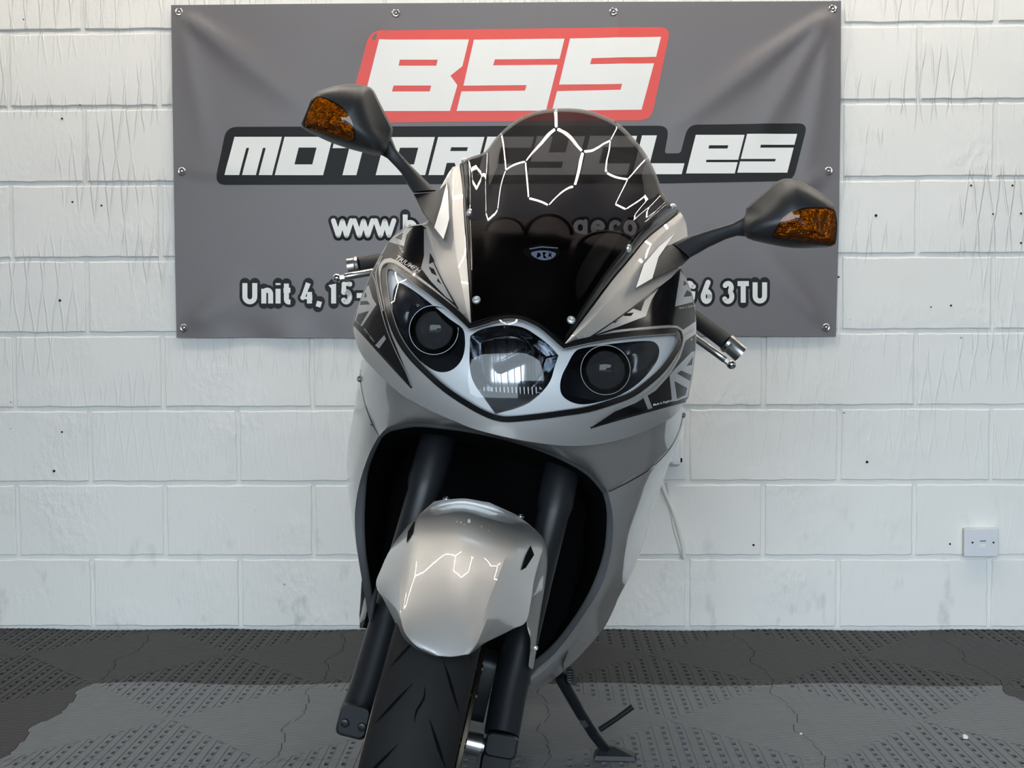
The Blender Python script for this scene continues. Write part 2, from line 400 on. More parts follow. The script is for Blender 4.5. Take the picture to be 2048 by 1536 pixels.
for k in range(-8, 6):                       # courses, floor to ceiling line
    z0 = JZ+(k)*0.225; z1 = z0+0.225; z0 = max(z0, 0.002); z1 = min(z1, ROOM_H)
    ph = 1 if k % 2 == 0 else 0              # joints at JX + (2n+ph)*0.225
    if k > 2: continue
    n0 = -2 if k < 2 else -2
    for n in range(-2, 9):
        x0 = JX+(2*n+ph)*0.225; x1 = x0+0.45
        if x1 < -2.2 or x0 > 2.5: continue
        V, F = block(x0, x1, z0, z1, rnd); mk('concrete_block', V, F, M_WALL, wall, True, 20)
for (px, py, r) in ((1752, 431, .004), (1942, 371, .003), (2025, 371, .003), (1986, 428, .0025), (2042, 427, .003), (2042, 486, .003), (1902, 611, .003), (1677, 554, .003), (1900, 1088, .0028), (1862, 614, .002), (47, 39, .002), (124, 237, .003), (145, 404, .003), (203, 411, .003), (120, 601, .004), (124, 864, .003), (108, 942, .004), (1734, 924, .004), (1507, 1090, .0035)):
    p = at_y(px, py, -0.001); MB().tube([p+V3((0, -0.0012, 0)), p+V3((0, 0.004, 0))], r, 10).build('drill_hole', M_DARKHOLE, wall)
struct(MB().box((ROOM_X0-.15, ROOM_Y0, -.05), (ROOM_X0, 0.16, ROOM_H)).build('wall_left', M_WHITE, None, False))
struct(MB().box((ROOM_X1, ROOM_Y0, -.05), (ROOM_X1+.15, 0.16, ROOM_H)).build('wall_right', M_WHITE, None, False))
wf = MB().box((ROOM_X0-.15, ROOM_Y0-.2, -.05), (DOOR_X0, ROOM_Y0, ROOM_H)).box((DOOR_X1, ROOM_Y0-.2, -.05), (ROOM_X1+.15, ROOM_Y0, ROOM_H)).box((DOOR_X0, ROOM_Y0-.2, DOOR_H), (DOOR_X1, ROOM_Y0, ROOM_H)).build('wall_front', M_WHITE, None, False); struct(wf)
struct(MB().box((ROOM_X0-.15, ROOM_Y0-.2, ROOM_H), (ROOM_X1+.15, .16, ROOM_H+.1)).build('ceiling', M_CEIL, None, False))
struct(MB().box((-25, -40, -.16), (25, ROOM_Y0-.2, -.06)).build('floor_yard', M_ASPH, None, False))
struct(MB().box((2.2, -27, -.06), (14, -21, 3.6)).build('wall_yard', mat('yard_brick', (.07, .06, .055), .9), None, False))
floor = MB().box((ROOM_X0-.15, ROOM_Y0-.2, -.06), (ROOM_X1+.15, .05, -.028)).build('floor', M_SLAB, None, False); struct(floor)
# interlocking vented tiles
TS, TX, TY = 0.5788, -1.363, -0.293
def tile_mesh(name, material):
    N = 64; c = TS/N; V = []; F = []; vid = {}
    def wv(t):      # matching wavy edge, same on opposite sides; zero at corners
        t = t/TS+0.5; return 0.017*math.sin(2*math.pi*t)*(1 if t < .5 else 0.55)
    def warp(x, y, z):
        wx = max(0.0, (abs(x)/(TS/2)-0.6)/0.4); wy = max(0.0, (abs(y)/(TS/2)-0.6)/0.4)
        gap = 0.0008
        t = y/TS+0.5; sv = 0.010*math.asin(math.sin(4*math.pi*t)*.98)+0.004*math.copysign(1, math.sin(8*math.pi*t+1))*min(1, 12*min(t, 1-t)) if 0 < t < 1 else 0.0
        return V3((x+sv*wx*wx-math.copysign(gap, x)*wx, y+wv(x)*wy*wy-math.copysign(gap, y)*wy, z))
    def vert(i, j, z):
        k = (i, j, round(z, 5))
        if k not in vid: vid[k] = len(V); V.append(warp(-TS/2+i*c, -TS/2+j*c, z))
        return vid[k]
    def kind(i, j):
        if i < 0 or j < 0 or i >= N or j >= N: return None
        x, y = i-N/2+.5, j-N/2+.5
        if abs(y) > abs(x):
            if i % 4 == 1 and j % 4 in (1, 2) and 2 < i < N-3: return 'hole'
            return -0.0004 if i % 4 == 1 else (-0.0013 if i % 2 == 0 else 0.0)
        if abs(x) >= abs(y):
            return -0.0004 if (j+(i//3) % 2) % 2 == 0 else 0.0
        return -0.0004
    for i in range(N):
        for j in range(N):
            q = kind(i, j)
            if q == 'hole':
                for (a, b, di, dj) in (((i, j), (i+1, j), 0, -1), ((i+1, j), (i+1, j+1), 1, 0), ((i+1, j+1), (i, j+1), 0, 1), ((i, j+1), (i, j), -1, 0)):
                    nb = kind(i+di, j+dj)
                    if nb != 'hole': zt = nb if nb is not None else 0.0; F.append((vert(*a, -0.027), vert(*b, -0.027), vert(*b, zt), vert(*a, zt)))
                continue
            F.append((vert(i, j, q), vert(i+1, j, q), vert(i+1, j+1, q), vert(i, j+1, q)))
            for (a, b, di, dj) in (((i, j), (i+1, j), 0, -1), ((i+1, j), (i+1, j+1), 1, 0), ((i+1, j+1), (i, j+1), 0, 1), ((i, j+1), (i, j), -1, 0)):
                nb = kind(i+di, j+dj)
                if nb is None: F.append((vert(*a, q), vert(*b, q), vert(*b, -0.028), vert(*a, -0.028)))
                elif nb != 'hole' and nb < q-1e-6: F.append((vert(*a, q), vert(*b, q), vert(*b, nb), vert(*a, nb)))
    me = bpy.data.meshes.new(name); me.from_pydata([tuple(v) for v in V], [], F); me.materials.append(material); me.update(); return me
tm = {False: tile_mesh('floor_tile_grey', M_TGREY), True: tile_mesh('floor_tile_charcoal', M_TDARK)}
for j in range(5):
    for i in range(-1, 7):
        dark = j == 0 or (j == 1 and (i <= 0 or i >= 5)) or (j == 2 and i >= 5)
        o = bpy.data.objects.new('floor_tile', tm[dark]); scene.collection.objects.link(o); o.parent = floor
        o.location = (TX+i*TS, TY-j*TS, 0.0)
# ceiling lights: hexagons of white tubes (middle cells known from reflections; outer cells added to even out the wall light)
HEX_R, HEX_Z = 0.50, 2.75
def honeycomb(cells, cx, cy, label):
    hexl = empty('hexagon_ceiling_light', (cx, cy, HEX_Z)); tag(hexl, label, 'light'); seen = set()
    for a, b in cells:
        x = cx+(a+0.5*(b % 2))*math.sqrt(3)*HEX_R; y = cy+b*1.5*HEX_R
        cs = [V3((x+HEX_R*math.cos(math.pi/3*k+math.pi/6), y+HEX_R*math.sin(math.pi/3*k+math.pi/6), HEX_Z)) for k in range(6)]
        for k in range(6):
            p, q = cs[k], cs[(k+1) % 6]; key = tuple(sorted(((round(p.x, 2), round(p.y, 2)), (round(q.x, 2), round(q.y, 2)))))
            if key in seen or max(p.y, q.y) > -0.05: continue
            seen.add(key); d = (q-p)*0.04; MB().tube([p+d, q-d], 0.0125, 8).build('led_tube', M_LED, hexl)
honeycomb([(0, 0)]+[(k, 1) for k in range(-3, 3)], 0.08, -1.2, 'white tube lights joined into hexagons above the motorcycle, outer cells added')

# ------------------------------------------------------------------ banner
BY = -0.016
BTL, BTR, BBR, BBL = (at_y(342, 10, BY), at_y(1682, 2, BY), at_y(1672, 673, BY), at_y(353, 675, BY))
def bxz(px, py): p = at_y(px, py, BY); return p.x, p.z
def fold(x, z, a, b, wid, amp, l0=0.05, l1=1.0):
    ax, az = a; dx, dz = b[0]-ax, b[1]-az; L = math.hypot(dx, dz); dx /= L; dz /= L
    t = (x-ax)*dx+(z-az)*dz; n = -(x-ax)*dz+(z-az)*dx
    if t <= 0: return 0.0
    w = wid*(0.25+0.75*min(1, t/(0.5*L))); k = min(1, t/l0)*max(0.0, 1-(t/(L*l1))**2)
    return amp*k*math.exp(-(n/w)**2)
FOLDS = [(bxz(1664, 20), bxz(1320, 270), .035, .010), (bxz(1664, 20), bxz(1500, 300), .032, .009), (bxz(1664, 20), bxz(1600, 420), .03, .005), (bxz(358, 24), bxz(640, 230), .045, .008), (bxz(358, 24), bxz(420, 330), .03, .003),
         (bxz(1657, 342), bxz(1460, 460), .04, .005), (bxz(1652, 655), bxz(1500, 470), .035, .004), (bxz(368, 656), bxz(520, 560), .05, .004), (bxz(364, 343), bxz(600, 330), .04, .003), (bxz(792, 27), bxz(700, 150), .03, .004), (bxz(1227, 24), bxz(1260, 200), .03, .003)]
def bdisp(x, z):
    d = 0.0
    for a, b, w, amp in FOLDS: d += 1.6*fold(x, z, a, b, w, amp)
    d += 0.0022*math.sin(x*3.1+z*1.3)+0.0012*math.sin(x*7.3-z*4.1+1)
    # rippled foot edge on the left
    zb = BBL.z; d += 0.005*math.exp(-((z-zb)/0.05)**2)*math.sin(x*26)*math.exp(-((x+0.72)/0.22)**2)
    return d
def on_banner(off=0.0):
    def fn(px, py):
        p = at_y(px, py, BY); return V3((p.x, BY-0.002-bdisp(p.x, p.z)-off, p.z))
    return fn
ban = empty('banner', (BBL+BBR)/2); tag(ban, 'grey vinyl motorcycle shop banner fixed to the white block wall', 'banner')
bo = [(342, 10), (600, 8.5), (1012, 5.5), (1400, 3), (1682, 2), (1681, 200), (1678, 440), (1672, 673), (1400, 672), (1012, 674), (700, 676), (560, 675), (353, 675), (349, 440), (345, 200)]
patch('vinyl_sheet', bo, on_banner(), M_BANNER, ban, 13, thick=0.0015, back=V3((0, 1, 0)))
def roundpoly(pts, r, n=5):
    out = []; m = len(pts)
    for i in range(m):
        a, b, c = pts[i-1], pts[i], pts[(i+1) % m]; rr = r[i] if isinstance(r, (list, tuple)) else r
        if rr <= 0: out.append(b); continue
        la = math.hypot(a[0]-b[0], a[1]-b[1]); lc = math.hypot(c[0]-b[0], c[1]-b[1]); rr = min(rr, la*.49, lc*.49)
        p = (b[0]+(a[0]-b[0])/la*rr, b[1]+(a[1]-b[1])/la*rr); q = (b[0]+(c[0]-b[0])/lc*rr, b[1]+(c[1]-b[1])/lc*rr)
        for k in range(n+1):
            t = k/n; out.append(tuple((1-t)**2*p[d]+2*t*(1-t)*b[d]+t*t*q[d] for d in (0, 1)))
    return out
red = roundpoly([(741, 62), (1342, 54), (1302, 241), (690, 246)], 24)
lg = patch('logo_plate', red, on_banner(0.0006), M_PRED, ban, 14); lg['label'] = 'red rounded plate printed behind the large letters'
PW = on_banner(0.0012)
patch('letter_b', [(759, 80), (938, 79.5), (925, 133), (901, 152), (915, 171), (900, 222.5), (722, 222.5)], PW, M_PWHITE, ban, 14, holes=([(800, 120), (875.5, 120), (872.7, 132), (797.5, 132)], [(787.6, 171.6), (862.5, 171.6), (859.7, 183.5), (784, 183.5)]))
patch('letter_s', [(948, 80), (1129, 78), (1119, 118.5), (990, 119.5), (986, 131.5), (1115, 130.4), (1092, 222), (913.5, 222.5), (923, 183.5), (1050, 182), (1053, 171), (927, 172)], PW, M_PWHITE, ban, 14)
patch('letter_s', [(1140, 77.7), (1322, 74), (1312, 114), (1183.5, 117), (1180, 129), (1308, 127), (1283, 219.7), (1104, 222), (1114, 183), (1241, 180), (1244, 168.4), (1118, 170)], PW, M_PWHITE, ban, 14)
plate = roundpoly([(453, 254), (1339, 251.5), (1329, 307), (1361, 306.5), (1376, 249.6), (1615, 246.5), (1586, 362), (1328, 367), (790, 369), (430, 370)], [22, 22, 6, 6, 20, 20, 20, 4, 4, 22])
pp = patch('name_plate', plate, on_banner(0.0006), M_PBLACK, ban, 14); pp['label'] = 'black rounded plate printed behind the smaller letters'
def cell(xl, xr, top, bot):
    """sheared letter cell: top-left, top-right and slope of the printed italics"""
    sh = 19.5/76.5
    def fn(a, b): y = top+(bot-top)*b; return (xl+(xr-xl)*a-sh*(y-top), y)
    return fn
def lett(name, c, outer, holes=()):
    patch(name, [c(*p) for p in outer], PW, M_PWHITE, ban, 14, holes=[[c(*p) for p in h] for h in holes])
SQ = [(0, 0), (1, 0), (1, 1), (0, 1)]
lett('letter_m', cell(469.4, 564.3, 274, 350.5), [(0, 0), (1, 0), (1, 1), (.72, 1), (.72, .29), (.66, .29), (.66, 1), (.37, 1), (.37, .29), (.31, .29), (.31, 1), (0, 1)])
lett('letter_o', cell(569.6, 666, 274, 350.5), SQ, ([(.35, .28), (.72, .28), (.72, .72), (.35, .72)],))
lett('letter_t', cell(671, 764, 274.5, 350.5), [(0, 0), (1, 0), (1, .29), (.66, .29), (.66, 1), (.36, 1), (.36, .29), (0, .29)])
lett('letter_o', cell(771, 870, 274.5, 350.5), SQ, ([(.35, .28), (.72, .28), (.72, .72), (.35, .72)],))
lett('letter_r', cell(876.5, 969, 274.5, 350.5), [(0, 0), (1, 0), (1, .56), (.72, .60), (.98, 1), (.66, 1), (.50, .68), (.33, .68), (.33, 1), (0, 1)], ([(.34, .27), (.70, .27), (.70, .37), (.34, .37)],))
lett('letter_c', cell(975, 1068, 274, 350.3), [(0, 0), (1, 0), (1, .29), (.34, .29), (.34, .71), (1, .71), (1, 1), (0, 1)])
lett('letter_y', cell(1074, 1170, 273, 350), [(0, 0), (.33, 0), (.33, .42), (.68, .42), (.68, 0), (1, 0), (1, 1), (0, 1), (0, .82), (.68, .82), (.68, .66), (0, .66)])
lett('letter_c', cell(1180, 1274, 272, 349.5), [(0, 0), (1, 0), (1, .29), (.34, .29), (.34, .71), (1, .71), (1, 1), (0, 1)])
lett('letter_l', cell(1284, 1383, 271, 348.5), [(0, 0), (.30, 0), (.30, .72), (1, .72), (1, 1), (0, 1)])
lett('letter_e', cell(1391.5, 1489, 269.8, 347), [(0, 0), (1, 0), (1, .645), (.35, .645), (.35, .71), (1, .71), (1, 1), (0, 1)], ([(.33, .27), (.72, .27), (.72, .355), (.33, .355)],))
lett('letter_s', cell(1494, 1594, 268, 345.5), [(0, 0), (1, 0), (1, .28), (.33, .28), (.33, .355), (1, .355), (1, 1), (0, 1), (0, .71), (.70, .71), (.70, .645), (0, .645)])
# lower lines of lettering: stroked glyphs with a black outline
def arc(cx, cy, rx, ry, a0, a1, n=10): return [(cx+rx*math.cos(math.radians(a0+(a1-a0)*k/n)), cy+ry*math.sin(math.radians(a0+(a1-a0)*k/n))) for k in range(n+1)]
GL = {'w': (1.0, [[(0, .72), (.27, .0)], [(.27, .0), (.5, .70)], [(.5, .70), (.73, .0)], [(.73, .0), (1, .72)]]),
      'b': (.52, [[(0.07, 1.02), (.07, .0)], arc(.28, .35, .21, .29, 0, 360, 18)]),
      'g': (.52, [arc(.26, .38, .21, .28, 0, 360, 18), [(.47, .68), (.47, -.02)]+arc(.26, -.04, .21, .16, 0, -140, 8)]),
      'e': (.52, [[(.07, .37), (.48, .37)]+arc(.27, .36, .21, .29, 5, 310, 16)]),
      'c': (.5, [arc(.27, .36, .21, .29, 50, 310, 14)]), 'o': (.54, [arc(.27, .36, .21, .29, 0, 360, 18)]),
      '.': (.2, [[(.1, .05), (.1, .1)]]),
      'U': (.62, [[(.08, .97), (.08, .32)]+arc(.31, .32, .23, .24, 180, 360, 10)+[(.54, .97)]]),
      'n': (.52, [[(.07, 0), (.07, .7)], [(.07, .45)]+arc(.26, .45, .19, .19, 180, 0, 8)+[(.45, 0)]]),
      'i': (.2, [[(.1, 0), (.1, .7)], [(.1, .88), (.1, .97)]]),
      't': (.34, [[(.14, .95), (.14, .22)]+arc(.26, .2, .12, .13, 180, 280, 5)+[(.33, .07)], [(.0, .63), (.33, .63)]]),
      '4': (.6, [[(.36, .97), (.07, .28), (.57, .28)], [(.42, .55), (.42, 0)]]),
      ',': (.2, [[(.13, .1), (.05, -.16)]]),
      '1': (.32, [[(.03, .78), (.2, .92), (.2, 0)]]),
      '5': (.56, [[(.47, .92), (.12, .92), (.1, .53)]+arc(.26, .32, .21, .25, 125, -140, 14)]),
      '-': (.34, [[(.04, .38), (.3, .38)]]),
      'G': (.6, [[(.53, .77)]+arc(.3, .5, .22, .43, 40, 325, 18)+[(.53, .46), (.32, .46)]]),
      '6': (.56, [arc(.28, .3, .2, .24, 0, 360, 18), [(.38, .97), (.11, .42)]]),
      '3': (.54, [arc(.26, .72, .18, .2, 150, -80, 12)+arc(.26, .3, .21, .24, 80, -150, 12)]),
      'T': (.58, [[(.02, .91), (.56, .91)], [(.29, .91), (.29, 0)]]), ' ': (.3, [])}
GN = {'.': 'stop', ',': 'comma', '-': 'dash'}
def glyph(ch, x0, x1, base, cap, strokew):
    w, strokes = GL[ch]; sx = (x1-x0-strokew)/max(w-.1, .05) if ch not in '.,i-t1' else cap
    def tp(p): return (x0+strokew/2+(p[0]-.05)*sx if ch not in '.,i-t1' else x0+p[0]*sx, base-p[1]*cap)
    for wd, off, m, nm in ((strokew+11.5, 0.0006+(ord(ch) % 7)*2e-5, M_PBLACK, 'outline'), (strokew, 0.0012, M_PWHITE, 'letter')):
        fn = on_banner(off); mb = MB()
        for st in strokes:
            q = [tp(p) for p in st]; poly = ribbon_px(q, wd); n = len(q); A = poly[:n]; B = poly[n:][::-1]; V = []
            for a, b in zip(A, B): V += [fn(*a), fn(*b)]
            mb.add(V, [(2*i, 2*i+1, 2*i+3, 2*i+2) for i in range(n-1)])
            if nm == 'outline' or ch not in 'UnitT41-,b': disc = [q[0], q[-1]]
            else: disc = []
            joints = q[1:-1] if (nm == 'outline' or ch in 'w45') else []
            for c in disc+joints: mb.add([fn(c[0]+wd/2*math.cos(k*math.pi/7), c[1]+wd/2*math.sin(k*math.pi/7)) for k in range(14)], [tuple(range(14))])
        if mb.v: mb.build(nm+'_'+(GN.get(ch, ch.lower() if not ch.isdigit() else {'1': 'one', '4': 'four', '5': 'five', '6': 'six', '3': 'three'}[ch])), m, ban, False)
for ch, a, b in (('w', 664, 706), ('w', 706, 748.5), ('w', 748.5, 791), ('b', 805, 834)): glyph(ch, a, b, 471, 41, 9.6)
for ch, a, b in (('g', 1146, 1175), ('e', 1181, 1210), ('c', 1217, 1243), ('o', 1246, 1274)): glyph(ch, a, b, 471, 41, 9.0)
for ch, a, b in (('U', 484, 516), ('n', 522, 547), ('i', 552, 562), ('t', 567, 583), ('4', 600, 629), (',', 634, 644), ('1', 659, 673), ('5', 681, 706), ('-', 712, 728)): glyph(ch, a, b, 607, 42, 10.0)
for ch, a, b in (('G', 1364, 1392), ('6', 1400, 1425), ('3', 1443, 1469), ('T', 1471, 1501), ('U', 1503.5, 1535)): glyph(ch, a, b, 605.5, 42, 10.0)
for (px, py) in ((358, 24), (792, 27), (1227, 24), (1665, 18), (364, 343), (1657, 342), (368, 656), (1652, 655)):
    p = on_banner(0.0005)(px, py); mb = MB(); rs = []
    for (r, y) in ((.0115, 0), (.0118, -.0022), (.0098, -.0034), (.0070, -.0026), (.0060, .0005)):
        rs.append([p+V3((r*math.cos(k*math.pi/10), y, r*math.sin(k*math.pi/10))) for k in range(20)])
    e = mb.rings(rs, False).build('eyelet', M_STEEL, ban)
    sc = MB().ball(p+V3((0.0006, -0.0002, -0.0008)), 0.0052, 10).build('screw_head', M_STEEL, e)

# ------------------------------------------------------------------ things on the wall and floor
def bevel_box(name, lo, hi, bev, material, parent):
    bm = bmesh.new(); bmesh.ops.create_cube(bm, size=1.0)
    for v in bm.verts: v.co = V3([lo[i]+(hi[i]-lo[i])*(v.co[i]+.5) for i in range(3)])
    bmesh.ops.bevel(bm, geom=list(bm.edges), offset=bev, segments=2, affect='EDGES', profile=.5)
    me = bpy.data.meshes.new(name); bm.to_mesh(me); bm.free(); me.materials.append(material)
    o = bpy.data.objects.new(name, me); scene.collection.objects.link(o)
    if parent: o.parent = parent; o.location = -world_loc(parent)
    return o
a = at_y(1929, 1057, -.026); b = at_y(1996, 1113, -.026)
so = empty('wall_socket', ((a.x+b.x)/2, -0.001, b.z)); tag(so, 'square white telephone socket box low on the wall at right', 'socket')
bevel_box('back_box', (a.x+.002, -.020, b.z+.002), (b.x-.002, -.0006, a.z-.002), .002, mat('aged_white_plastic', (0.50, 0.50, 0.45), .5), so)
bevel_box('face_plate', (a.x, -.030, b.z), (b.x, -.0195, a.z), .0022, M_PLASTW, so)
for px in (1945, 1987): p = at_y(px, 1085, -.030); MB().tube([p+V3((0, -.0006, 0)), p+V3((0, .004, 0))], .0030, 10).build('screw', M_DARKHOLE, so)
p = at_y(1966, 1082, -.030); MB().box((p.x-.0085, p.y-.0005, p.z-.0012), (p.x+.0085, p.y+.003, p.z+.0012)).build('slot', M_DARKHOLE, so, False)
p = at_y(1966, 1093, -.030); bevel_box('shutter', (p.x-.0085, p.y-.0010, p.z-.005), (p.x+.0085, p.y+.002, p.z+.005), .0008, M_PWHITE, so)
a = at_y(1290, 876, -.03); b = at_y(1361, 930, -.03)
s2 = empty('power_socket', ((a.x+b.x)/2, -.001, b.z)); tag(s2, 'white power socket on the wall half hidden behind the fairing', 'socket')
bevel_box('back_box', (a.x, -.032, b.z), (b.x, -.0006, a.z), .003, M_PLASTW, s2)
q = at_y(1338, 927, -.045); bevel_box('plug', (a.x+.01, -.062, q.z), (q.x+.012, -.0315, q.z+.07), .006, M_PLASTW, s2)
p = at_y(1363.5, 921, -.028); bevel_box('rocker_switch', (b.x-.001, -.024, p.z-.006), (p.x+.002, -.014, p.z+.006), .001, M_BLACK, s2)
MB().tube([at_y(x, y, -.03) for x, y in spline([(1322, 960), (1328, 980), (1340, 1008), (1350, 1035), (1358, 1062), (1365, 1090), (1369, 1118)], 5)], .0052, 8).build('power_cable', M_CABLE)
tag(bpy.data.objects['power_cable'], 'thick white cable hanging down from the socket behind the fairing', 'cable')
MB().tube([at_y(x, y, -.012) for x, y in spline([(1335, 965), (1340, 1010), (1348, 1055), (1358, 1090), (1367, 1120)], 5)], .0035, 8).build('thin_cable', M_CABLE)
tag(bpy.data.objects['thin_cable'], 'thin white lead against the wall beside the thick cable', 'cable')
def scrap(px, py, r, name, label):
    c = at_z(px, py, .001); mb = MB(); n = 7; rr = random.Random(px)
    top = [c+V3((r*math.cos(k*2*math.pi/n)*rr.uniform(.5, 1.1), r*math.sin(k*2*math.pi/n)*rr.uniform(.6, 1.2), r*rr.uniform(.15, .9))) for k in range(n)]
    mb.rings([[V3((p.x, p.y, .0005)) for p in top], top]).build(name, M_PWHITE, None, False); tag(bpy.data.objects[name], label, 'scrap')
scrap(1930, 1476, .008, 'paper_scrap', 'crumpled white paper scrap on the grey floor tiles at right')
scrap(1602, 1468, .0035, 'paper_crumb', 'tiny white crumb on the seam between grey tiles')
# ------------------------------------------------------------------ motorcycle
bike = empty('motorcycle', V3((OB.x, OB.y, 0.0))); tag(bike, 'silver sport touring motorcycle leaning on its side stand, seen from the front', 'motorcycle')
def ns(px, py, off=0.0): return (px, py, nose_s(px, py)+off)
# --- outlines traced on the nose
HEAD = [(941, 649), (907, 617), (862, 581.5), (826, 555.5), (797, 535), (782, 528), (770, 531), (764.6, 542.5), (764.6, 566), (770, 602), (778, 636), (792, 673), (815, 709), (847, 743), (888, 779.5), (930, 808), (966, 828), (992, 838), (1018, 841), (1072, 836), (1124, 829), (1176, 821), (1228, 805.5), (1267, 790), (1306, 761), (1332, 735), (1353, 704), (1362.5, 683), (1362, 667.5), (1355, 660), (1338, 659.5), (1280, 663.6), (1228, 669), (1176, 678), (1129, 688.5), (1106, 667.5), (1080, 647), (1046, 632), (1018, 629), (992, 633.5), (966, 641.5)]
def curve_between(idx_sharp, poly, n=4):
    """smooth a closed outline but keep the listed corners"""
    out = []; m = len(poly); cs = sorted(idx_sharp)
    for a, b in zip(cs, cs[1:]+[cs[0]+m]):
        seg = [poly[i % m] for i in range(a, b+1)]; out += spline(seg, n)[:-1]
    return out
HEADS = curve_between([0, 34], HEAD, 3)
def inset(poly, d):
    # move each vertex inwards by d (poly in picture frame, any orientation)
    A = sum(poly[i-1][0]*poly[i][1]-poly[i][0]*poly[i-1][1] for i in range(len(poly))); sg = 1 if A > 0 else -1
    out = []; m = len(poly)
    for i in range(m):
        a, b, c = poly[i-1], poly[i], poly[(i+1) % m]
        n1 = V3((-(b[1]-a[1]), b[0]-a[0], 0)).normalized()*sg; n2 = V3((-(c[1]-b[1]), c[0]-b[0], 0)).normalized()*sg
        n = n1+n2; l = n.length
        n = n/l if l > 1e-6 else n1; k = 1/max(.5, n.dot(n1)); out.append((b[0]+n.x*d*k, b[1]+n.y*d*k))
    return out
# upper (nose) fairing: outline down to the crease over the wheel mouth
TOPL = [(905, 334), (888, 362), (872, 395), (860, 430), (845, 447), (822, 450), (800, 461), (779, 481), (755.5, 520), (740, 550), (724, 589), (709, 631), (705, 647), (709, 671), (717, 697), (726, 714)]
CREASE = [(726, 714), (745, 735), (776, 766), (805, 790), (836, 808), (868, 824), (901, 838), (940, 855), (985, 868), (1040, 880), (1100, 889), (1150, 892), (1200, 888), (1245, 878), (1280, 866), (1306, 855), (1345, 834), (1364, 813), (1377, 797)]
TOPR = [(1377, 797), (1385, 753), (1391, 701), (1392.5, 662), (1391, 626), (1385, 589), (1372, 556), (1361, 533), (1370, 500), (1374, 478), (1373, 455), (1366, 436), (1361, 424)]
SCR_R = [(1361, 424), (1329, 450), (1293, 479.5), (1260.5, 518.6), (1225, 561), (1186, 613), (1150, 661), (1129, 688.5)]
SCR_L = [(941, 649), (937, 571), (931.6, 489), (926.7, 421), (923.5, 369), (919, 330)]
HTOP = [HEAD[i] for i in (34, 35, 36, 37, 38, 39, 40, 0)]
hb = HEADS[:]   # closed headlight outline
nose_outer = spline(TOPL, 3)+spline(CREASE, 3)[1:]+spline(TOPR, 3)[1:]+SCR_R[1:-1]
i34 = min(range(len(HEADS)), key=lambda i: math.hypot(HEADS[i][0]-1129, HEADS[i][1]-688.5)); low = HEADS[:i34+1]
# the nose is a ring open at the screen: go round the lower outline of the headlight back to the screen's left edge
nose_poly = nose_outer+[(1130.5, 690)]+low[::-1]+SCR_L[1:-1]+[(919, 330)]
nose = patch('nose_fairing', nose_poly, on_nose(), M_SILVER, bike, 9, thick=0.004)
# side walls running back from the fairing's outline
def wall_back_from(name, pts, depth, inward, material, n=5):
    V = []; F = []
    for (px, py) in pts:
        p0 = at_s(*ns(px, py, 0.001)); u, w, s = loc(p0)
        for k in range(n):
            t = k/(n-1); V.append(bk(u*(1-inward*t*t), w+0.02*t, s+depth*t))
    for i in range(len(pts)-1):
        for k in range(n-1): F.append((i*n+k, i*n+k+1, (i+1)*n+k+1, (i+1)*n+k))
    return mk(name, V, F, material, bike)
wall_back_from('side_cowl', spline(TOPL[3:], 2), 0.34, 0.22, M_SILVER)
wall_back_from('side_cowl', spline(TOPR[:-3], 2), 0.34, 0.22, M_SILVER)
# --- screen surround blades (raised facets beside the screen)
def blade(name, outer, ridge, inner, pr, pi):
    loft(name, [[ns(x, y, -0.0015) for x, y in outer], [ns(x, y, -pr) for x, y in ridge], [ns(x, y, -pi) for x, y in inner]], M_SILVER, bike, 30, 3, thick=0.006, sharp=12, lin=True)
blade('screen_surround', [(888, 366), (874, 410), (864, 450), (868, 500), (886, 556), (917, 618), (938, 645)], [(905, 338), (903, 400), (908, 450), (914, 500), (921, 560), (930, 612), (940, 645)], [(919, 331), (924, 369), (927, 421), (931.6, 489), (935, 540), (938.5, 590), (942, 646)], .012, .010)
blade('screen_surround', [(1372, 446), (1374, 485), (1350, 545), (1310, 578), (1240, 632), (1190, 668), (1134, 687)], [(1366, 432), (1334, 462), (1302, 494), (1268, 536), (1234, 580), (1196, 628), (1133, 687)], [(1361, 425), (1329, 450), (1293, 479.5), (1260.5, 518.6), (1225, 561), (1186, 613), (1130, 687)], .013, .011)
# --- decals
def decal(name, poly, off, material, holes=(), d=9, lab=None):
    o = patch(name, poly, on_nose(-off), material, nose, d, holes=holes)
    if lab: o['label'] = lab
    return o
UL = [(757, 521), (779, 482), (800, 463), (822, 452.5), (843, 450), (851, 455), (856, 478), (868, 520), (890, 566), (915, 616), (900, 603), (862, 571), (826, 544), (797, 522.5), (781, 515.5), (767, 518), (759, 526)]
LL = [(755, 527), (741, 552), (725.5, 590), (711, 631), (708, 647), (730, 672), (775, 721), (824, 775), (812, 742), (797, 706), (780, 664), (768, 620), (760, 575), (757, 545)]
UR = [(1177, 676), (1228, 660), (1280, 654), (1337, 650), (1356, 651), (1367, 659), (1391, 643), (1391, 626), (1384, 589), (1371, 557), (1361, 536), (1342, 556), (1318, 574), (1240, 634)]
LR = [(1182, 855), (1235, 838), (1300, 820), (1369, 803), (1376, 796), (1384.5, 753), (1390.5, 701), (1391.5, 668), (1372, 681), (1362, 713), (1342, 748), (1312, 781), (1272, 806), (1230, 823)]
for nm, p in (('black_decal', UL), ('black_decal', LL), ('black_decal', UR), ('black_decal', LR)): decal(nm, p, .0010, M_BGLOSS, lab='glossy black decal')
def silver(poly, holes=()): decal('silver_decal', poly, .0017, M_DSILV, holes, 7, 'silver graphic decal')
